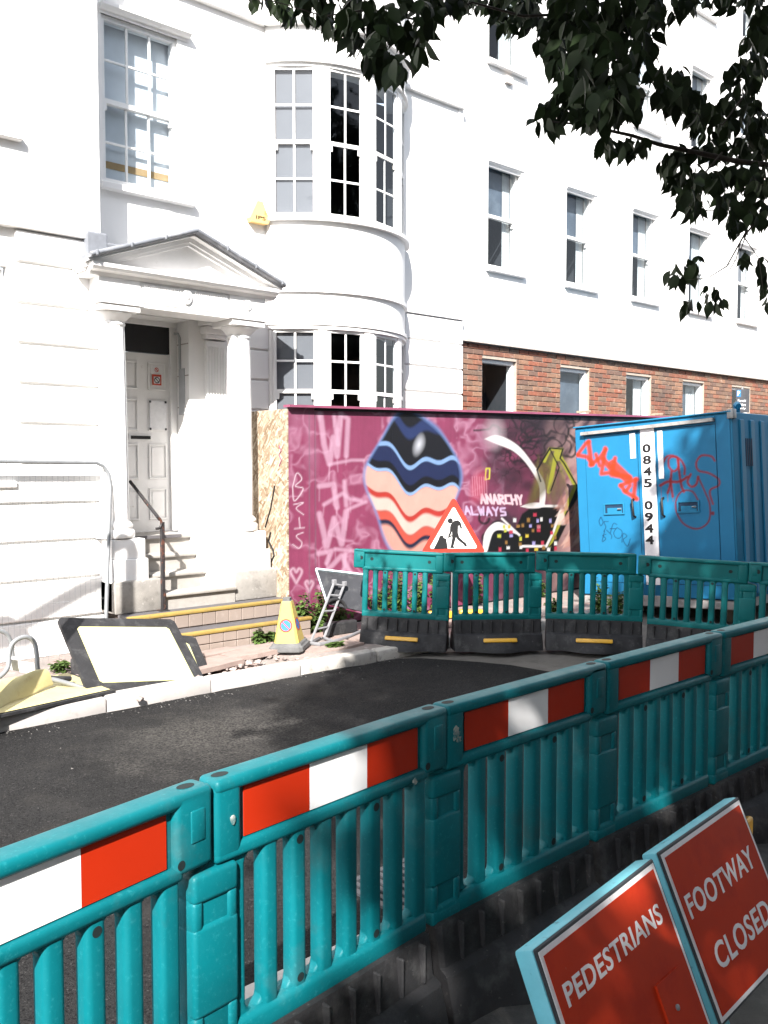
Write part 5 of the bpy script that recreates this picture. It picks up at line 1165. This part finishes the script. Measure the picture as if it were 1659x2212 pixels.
def weed(p, h, n, spread, label, tall=False):
    t = thing('weed', label, 'weed', p, group='weeds along the pavement'); st = MB(); lv = MB()
    for i in range(n):
        a = random.uniform(0, 6.28); r_ = random.uniform(.1, 1)*spread; hh = h*random.uniform(.5, 1.05)
        b0 = Vector((r_*.4*math.cos(a), r_*.4*math.sin(a)*.6, 0)); t0 = Vector((r_*math.cos(a), r_*math.sin(a)*.6, hh)); mid = b0.lerp(t0, .5)+Vector((random.uniform(-.03,.03), random.uniform(-.03,.03), .02))
        st.tube([b0, mid, t0], [.004,.003,.0015], 4, False)
        for k in range(random.randint(18, 28)):
            u = random.uniform(.12, 1); q = b0.lerp(mid, u*2) if u < .5 else mid.lerp(t0, u*2-1); an = random.uniform(0, 6.28)
            d = Vector((math.cos(an), math.sin(an), random.uniform(-.3,.6))); s_ = random.uniform(.045, .09)*(1.15-.5*u)
            lv.add([Vector(v)*s_ for v in WL[0]], WL[1], orient(q, d, Vector((random.uniform(-.4,.4), random.uniform(-.4,.4), 1))))
    st.build('stem', 'weed', t); tag(lv.build('leaves', 'weed', t), kind='stuff')
for (x, y, z, h, n, sp, lb) in [(655,1330,.1,.42,12,.16,'leafy green weed at the hoarding corner by the steps'),(668,1345,.1,.26,10,.16,'low leafy weed right of the tiled steps'),(690,1335,.1,.50,12,.16,'tall leafy weed between the steps and the sign back'),
    (735,1345,.1,.30,12,.2,'leafy weed under the propped sign back'),(560,1388,.1,.13,9,.10,'small weed at the foot of the tiled steps'),(585,1384,.1,.10,8,.09,'tiny weed left of the yellow cone'),
    (820,1325,.1,.55,12,.2,'tall weed behind the first far barrier, left clump'),(860,1320,.1,.62,14,.2,'tall weed behind the first far barrier, middle clump'),(900,1318,.1,.58,14,.2,'tall weed behind the first far barrier, right clump'),(945,1312,.1,.55,12,.18,'tall weed beside the triangle sign post'),
    (1030,1300,.1,.5,8,.12,'weed against the hoarding behind the second far barrier'),(1165,1290,.1,.30,9,.15,'weed at the hoarding foot left of the container'),(1290,1325,.1,.45,12,.2,'weed growing against the container base'),(1330,1330,.1,.35,10,.2,'low weed before the container base, right of the taller one'),
    (1195,1330,.1,.25,9,.15,'low weed behind the third far barrier'),(130,1428,.1,.10,7,.10,'small weed at the foot of the left house wall'),(720,1402,.09,.06,6,.08,'tiny weed in the kerb gap by the first far barrier')]:
    p = on_z(x, y, z)
    if p.y > 7.8: p = on_y(x, y, random.uniform(7.66, 7.8))
    p.z = z; weed(p, h, n, sp, lb)

# ================================================================== TREE over the camera
TR = thing('street_tree', 'dark leafy street tree hanging over the top right of the view', 'tree', (.6, -3.4, .1)); L_ = Vector(TR.location)
MB().tube([Vector(p)-L_ for p in [(.6,-3.4,.0),(.62,-3.38,.6),(.7,-3.3,2.2),(.75,-3.2,3.8),(.6,-3.0,5.2),(.2,-3.0,7.0),(0,-3.2,9)]], [.27,.21,.19,.175,.15,.10,.05], 12).build('trunk', 'bark', TR, 60)
def limb(pts, rs, nm='branch'): return MB().tube([Vector(p)-L_ for p in pts], rs, 7).build(nm, 'bark', TR, 60)
for pts, r0 in [([(.72,-3.25,3.9),(2.4,-2.3,5.4),(4.6,-.9,6.4),(7.2,.2,7.2)],.10),([(.6,-3.05,5.0),(-1.2,-2.2,6.4),(-2.6,-1.6,7.4)],.08),([(.55,-3.0,5.4),(1.6,-4.4,7.2),(3.0,-5.4,8.4)],.08),([(.4,-3.0,6.2),(3.2,-3.2,8.2),(6.4,-3.2,9.8)],.08),([(1.6,-2.8,4.9),(2.6,-.6,5.0),(2.9,1.2,4.7),(2.8,2.6,4.3)],.05)]:
    limb(pts, [r0*(1-.25*i) for i in range(len(pts))])
LG = leaf_geo(1., .50, .22, .25, 7)
leaf_me = []
for k in range(6):
    g = leaf_geo(1., random.uniform(.44,.58), random.uniform(.05,.35), random.uniform(.05,.4), 7); b_ = MB().add(*g); leaf_me.append(b_.mesh('leaf', 'leaf', 180))
vl = []                                                # visible leaves: (matrix)
def put_leaf(p, L0, out):
    d = Vector((random.gauss(0,.45), random.gauss(0,.45), -random.uniform(.35,1.2)))
    n = Vector((random.gauss(0,.6)-.3, random.gauss(0,.6)-.5, random.uniform(.2,1)))
    s_ = L0*random.uniform(.7,1.2); out.append((p, orient(p, d, n) @ Matrix.Diagonal((s_, s_, s_, 1)), s_))
# clusters seen from the street: centre in the survey, half sizes, leaf count
CLU = [(580,-5,55,30,34),(640,20,55,42,55),(720,30,70,55,90),(790,60,60,60,85),(815,135,32,42,34),(850,150,24,34,18),(880,45,60,55,80),(950,15,55,40,55),(900,110,28,24,14),(1030,5,70,35,60),(1110,35,60,50,70),(1180,30,70,55,95),(1190,95,34,34,30),
   (1270,50,90,70,150),(1240,135,50,60,80),(1300,140,70,70,130),(1250,215,55,45,70),(1330,215,55,55,85),(1195,250,42,26,26),(1180,275,30,16,12),(1290,262,46,24,36),(1370,30,70,45,70),(1385,110,34,40,34),(1440,20,70,22,40),(1520,0,70,16,30),(1600,10,60,30,36),(1650,40,30,40,26),
   (1320,325,34,18,22),(1375,318,30,16,18),(1460,200,44,50,75),(1500,240,40,40,55),(1430,165,22,16,10),(1540,270,50,40,60),(1610,170,52,40,55),(1640,110,30,50,40),(1600,250,52,46,70),(1640,300,34,60,70),(1570,330,60,28,60),(1480,340,42,20,30),(1450,375,30,30,26),(1500,400,60,34,66),(1580,400,60,34,66),(1640,400,30,44,50),
   (1500,455,46,16,24),(1560,450,34,20,20),(1600,470,40,34,36),(1590,500,20,24,14),(1645,470,18,30,16),(1480,430,20,14,8),
   (1472,598,26,24,14),(1500,575,24,18,10),(1530,640,26,20,12),(1485,672,30,14,10),(1548,655,18,18,7),(1605,575,14,26,8),(1648,600,12,40,12),(1655,660,8,26,6)]
for (cx, cy, rx, ry, n) in CLU:
    d0 = 3.9+.5*math.sin(cx*.013)+.3*math.cos(cy*.02)
    for i in range(int(n*.95)):
        a = random.uniform(0, 6.283); rr = math.sqrt(random.random())
        p = at(cx+.93*rx*rr*math.cos(a), cy-16+.9*ry*rr*math.sin(a), d0+random.gauss(0,.22)); put_leaf(p, .082, vl)
# twigs through the clusters
TW = [([(1690,360,4.3),(1600,350,4.2),(1506,330,4.1),(1423,312,4.0),(1366,293,3.95),(1293,277,3.9),(1233,267,3.9),(1190,262,3.85)],.014),([(1720,430,4.3),(1640,470,4.1),(1612,505,4.0),(1600,540,3.95)],.008),([(1612,500,4.0),(1570,575,3.95),(1530,600,3.9),(1480,605,3.9)],.004),([(1600,520,4.0),(1590,560,3.95),(1560,610,3.9),(1540,650,3.9)],.003),([(1606,510,4.0),(1640,560,4.0),(1650,640,4.0)],.003),
      ([(1400,160,4),(1428,215,3.95),(1440,270,3.95),(1455,305,4)],.004),([(1500,-60,4.4),(1340,60,4.2),(1300,150,4.0),(1290,230,3.95),(1270,270,3.9)],.010),([(1340,60,4.2),(1230,30,4.1),(1130,35,4.0),(1020,5,4.0),(930,50,4.0),(860,60,4.0),(820,130,3.95)],.008),([(930,50,4),(800,20,3.95),(700,35,3.9),(600,5,3.85),(550,-5,3.8)],.005),([(1690,100,4.3),(1620,190,4.2),(1560,270,4.1),(1490,240,4.0)],.007),([(1560,330,4.1),(1500,400,4.0),(1460,440,3.95)],.005),([(1640,350,4.2),(1620,440,4.1),(1560,455,4.0),(1480,455,3.95)],.005),([(1500,-60,4.4),(1560,-60,4.6),(1700,-80,5.0)],.014)]
for pts, r0 in TW: limb([at(*p) for p in pts], [r0*(1-.8*i/(len(pts)-1)) for i in range(len(pts))], 'twig')
limb([(7.2,.2,7.2),(6.2,1.2,5.2),at(1720,300,4.8),at(1690,360,4.3)], [.05,.035,.02,.014])
limb([(4.6,-.9,6.4),(4.4,.6,5.4),at(1560,-60,4.6),at(1500,-60,4.4)], [.05,.03,.018,.012])
ranked = sorted(range(len(vl)), key=lambda i: -vl[i][2]/survey(*vl[i][0])[2]); top300 = set(ranked[:300])
crown = MB()
for i, (p, m_, s_) in enumerate(vl):
    if i in top300:
        o = obj('leaf', random.choice(leaf_me), TR); o.matrix_local = Matrix.Translation(-L_) @ m_
    else: crown.add(LG[0], LG[1], Matrix.Translation(-L_) @ m_)
tag(crown.build('foliage', 'leaf', TR, 180), kind='stuff')
# main crown above and behind the camera (it shades the near row, the road and the container)
ZONE = [(1.55,1.0),(1.85,2.1),(2.3,2.25),(3.0,2.85),(3.25,4.0),(3.6,5.0),(4.5,5.9),(5.5,6.15),(6.8,6.65),(7.4,6.9),(9.6,6.9),(10.6,6.85),(11.4,6.95),(12.4,7.35),(18,7.6),(18,-4),(1.5,-4)]
def inside(x, y, P):
    r = False
    for i in range(len(P)):
        (ax, ay), (bx, by) = P[i], P[(i+1) % len(P)]
        if (ay > y) != (by > y) and x < (bx-ax)*(y-ay)/(by-ay)+ax: r = not r
    return r
cl2 = MB(); qv, qf = [(0,0,0),(.45,.36,.05),(1,0,-.12),(.45,-.36,.05)], [(0,1,2),(0,2,3)]; cnt = 0; clumps = []
while len(clumps) < 3000:
    x, y = random.uniform(1, 18), random.uniform(-4, 7.6)
    if not inside(x, y, ZONE): continue
    h = random.uniform(4.3, 12.5); p = Vector((x, y, 0))+SUNV/SUNV.z*h
    sx, sy, d = survey(*p)
    if d > 0 and -220 < sx < 1900 and sy > -190: continue
    if (p-Vector((0,0,EYE))).length < 2.2: continue
    clumps.append(p)
while len(clumps) < 3900:                              # unseen extra crown behind the camera, added to cut sky light
    x, y, h = random.uniform(-7, 18), random.uniform(-6, .2), random.uniform(4.6, 11)
    p = Vector((x, y, 0))+SUNV/SUNV.z*h; sx, sy, d = survey(*p)
    if d > 0 and -220 < sx < 1900 and sy > -190: continue
    clumps.append(p)
while len(clumps) < 4500:                              # extra clumps added to darken the container side
    x, y, h = random.uniform(11.5, 18), random.uniform(4.4, 7.2), random.uniform(7.5, 13)
    p = Vector((x, y, 0))+SUNV/SUNV.z*h; sx, sy, d = survey(*p)
    if d > 0 and -220 < sx < 1900 and sy > -190: continue
    clumps.append(p)
for (cx, cy, rx, ry, n) in CLU[:14]:                   # unseen sprays added sunward to shade the left visible boughs
    for k in range(int(n/3)):
        p = at(cx+random.uniform(-rx,rx), min(cy, 40)+random.uniform(-ry,ry), 3.9)+SUNV*random.uniform(.7, 2.6)
        sx, sy, d = survey(*p)
        if d > 0 and sy > -60: continue
        clumps.append(p)
for p in clumps:
    for i in range(12):
        q = p+Vector((random.gauss(0,.22), random.gauss(0,.22), random.gauss(0,.2)))
        sx, sy, dd = survey(*q)
        if (dd > 0 and -150-300/dd < sx < 1809+300/dd and sy > -40-500/dd) or (q-Vector((0,0,EYE))).length < 2: continue
        s_ = random.uniform(.17,.32); d = Vector((random.gauss(0,.6), random.gauss(0,.6), random.uniform(-1,.3))); n = Vector((random.gauss(0,.5)-.25, random.gauss(0,.5)-.25, 1))
        cl2.add(qv, qf, Matrix.Translation(-L_) @ orient(q, d, n) @ Matrix.Diagonal((s_, s_, s_, 1)))
tag(cl2.build('crown', 'leaf', TR), kind='stuff')
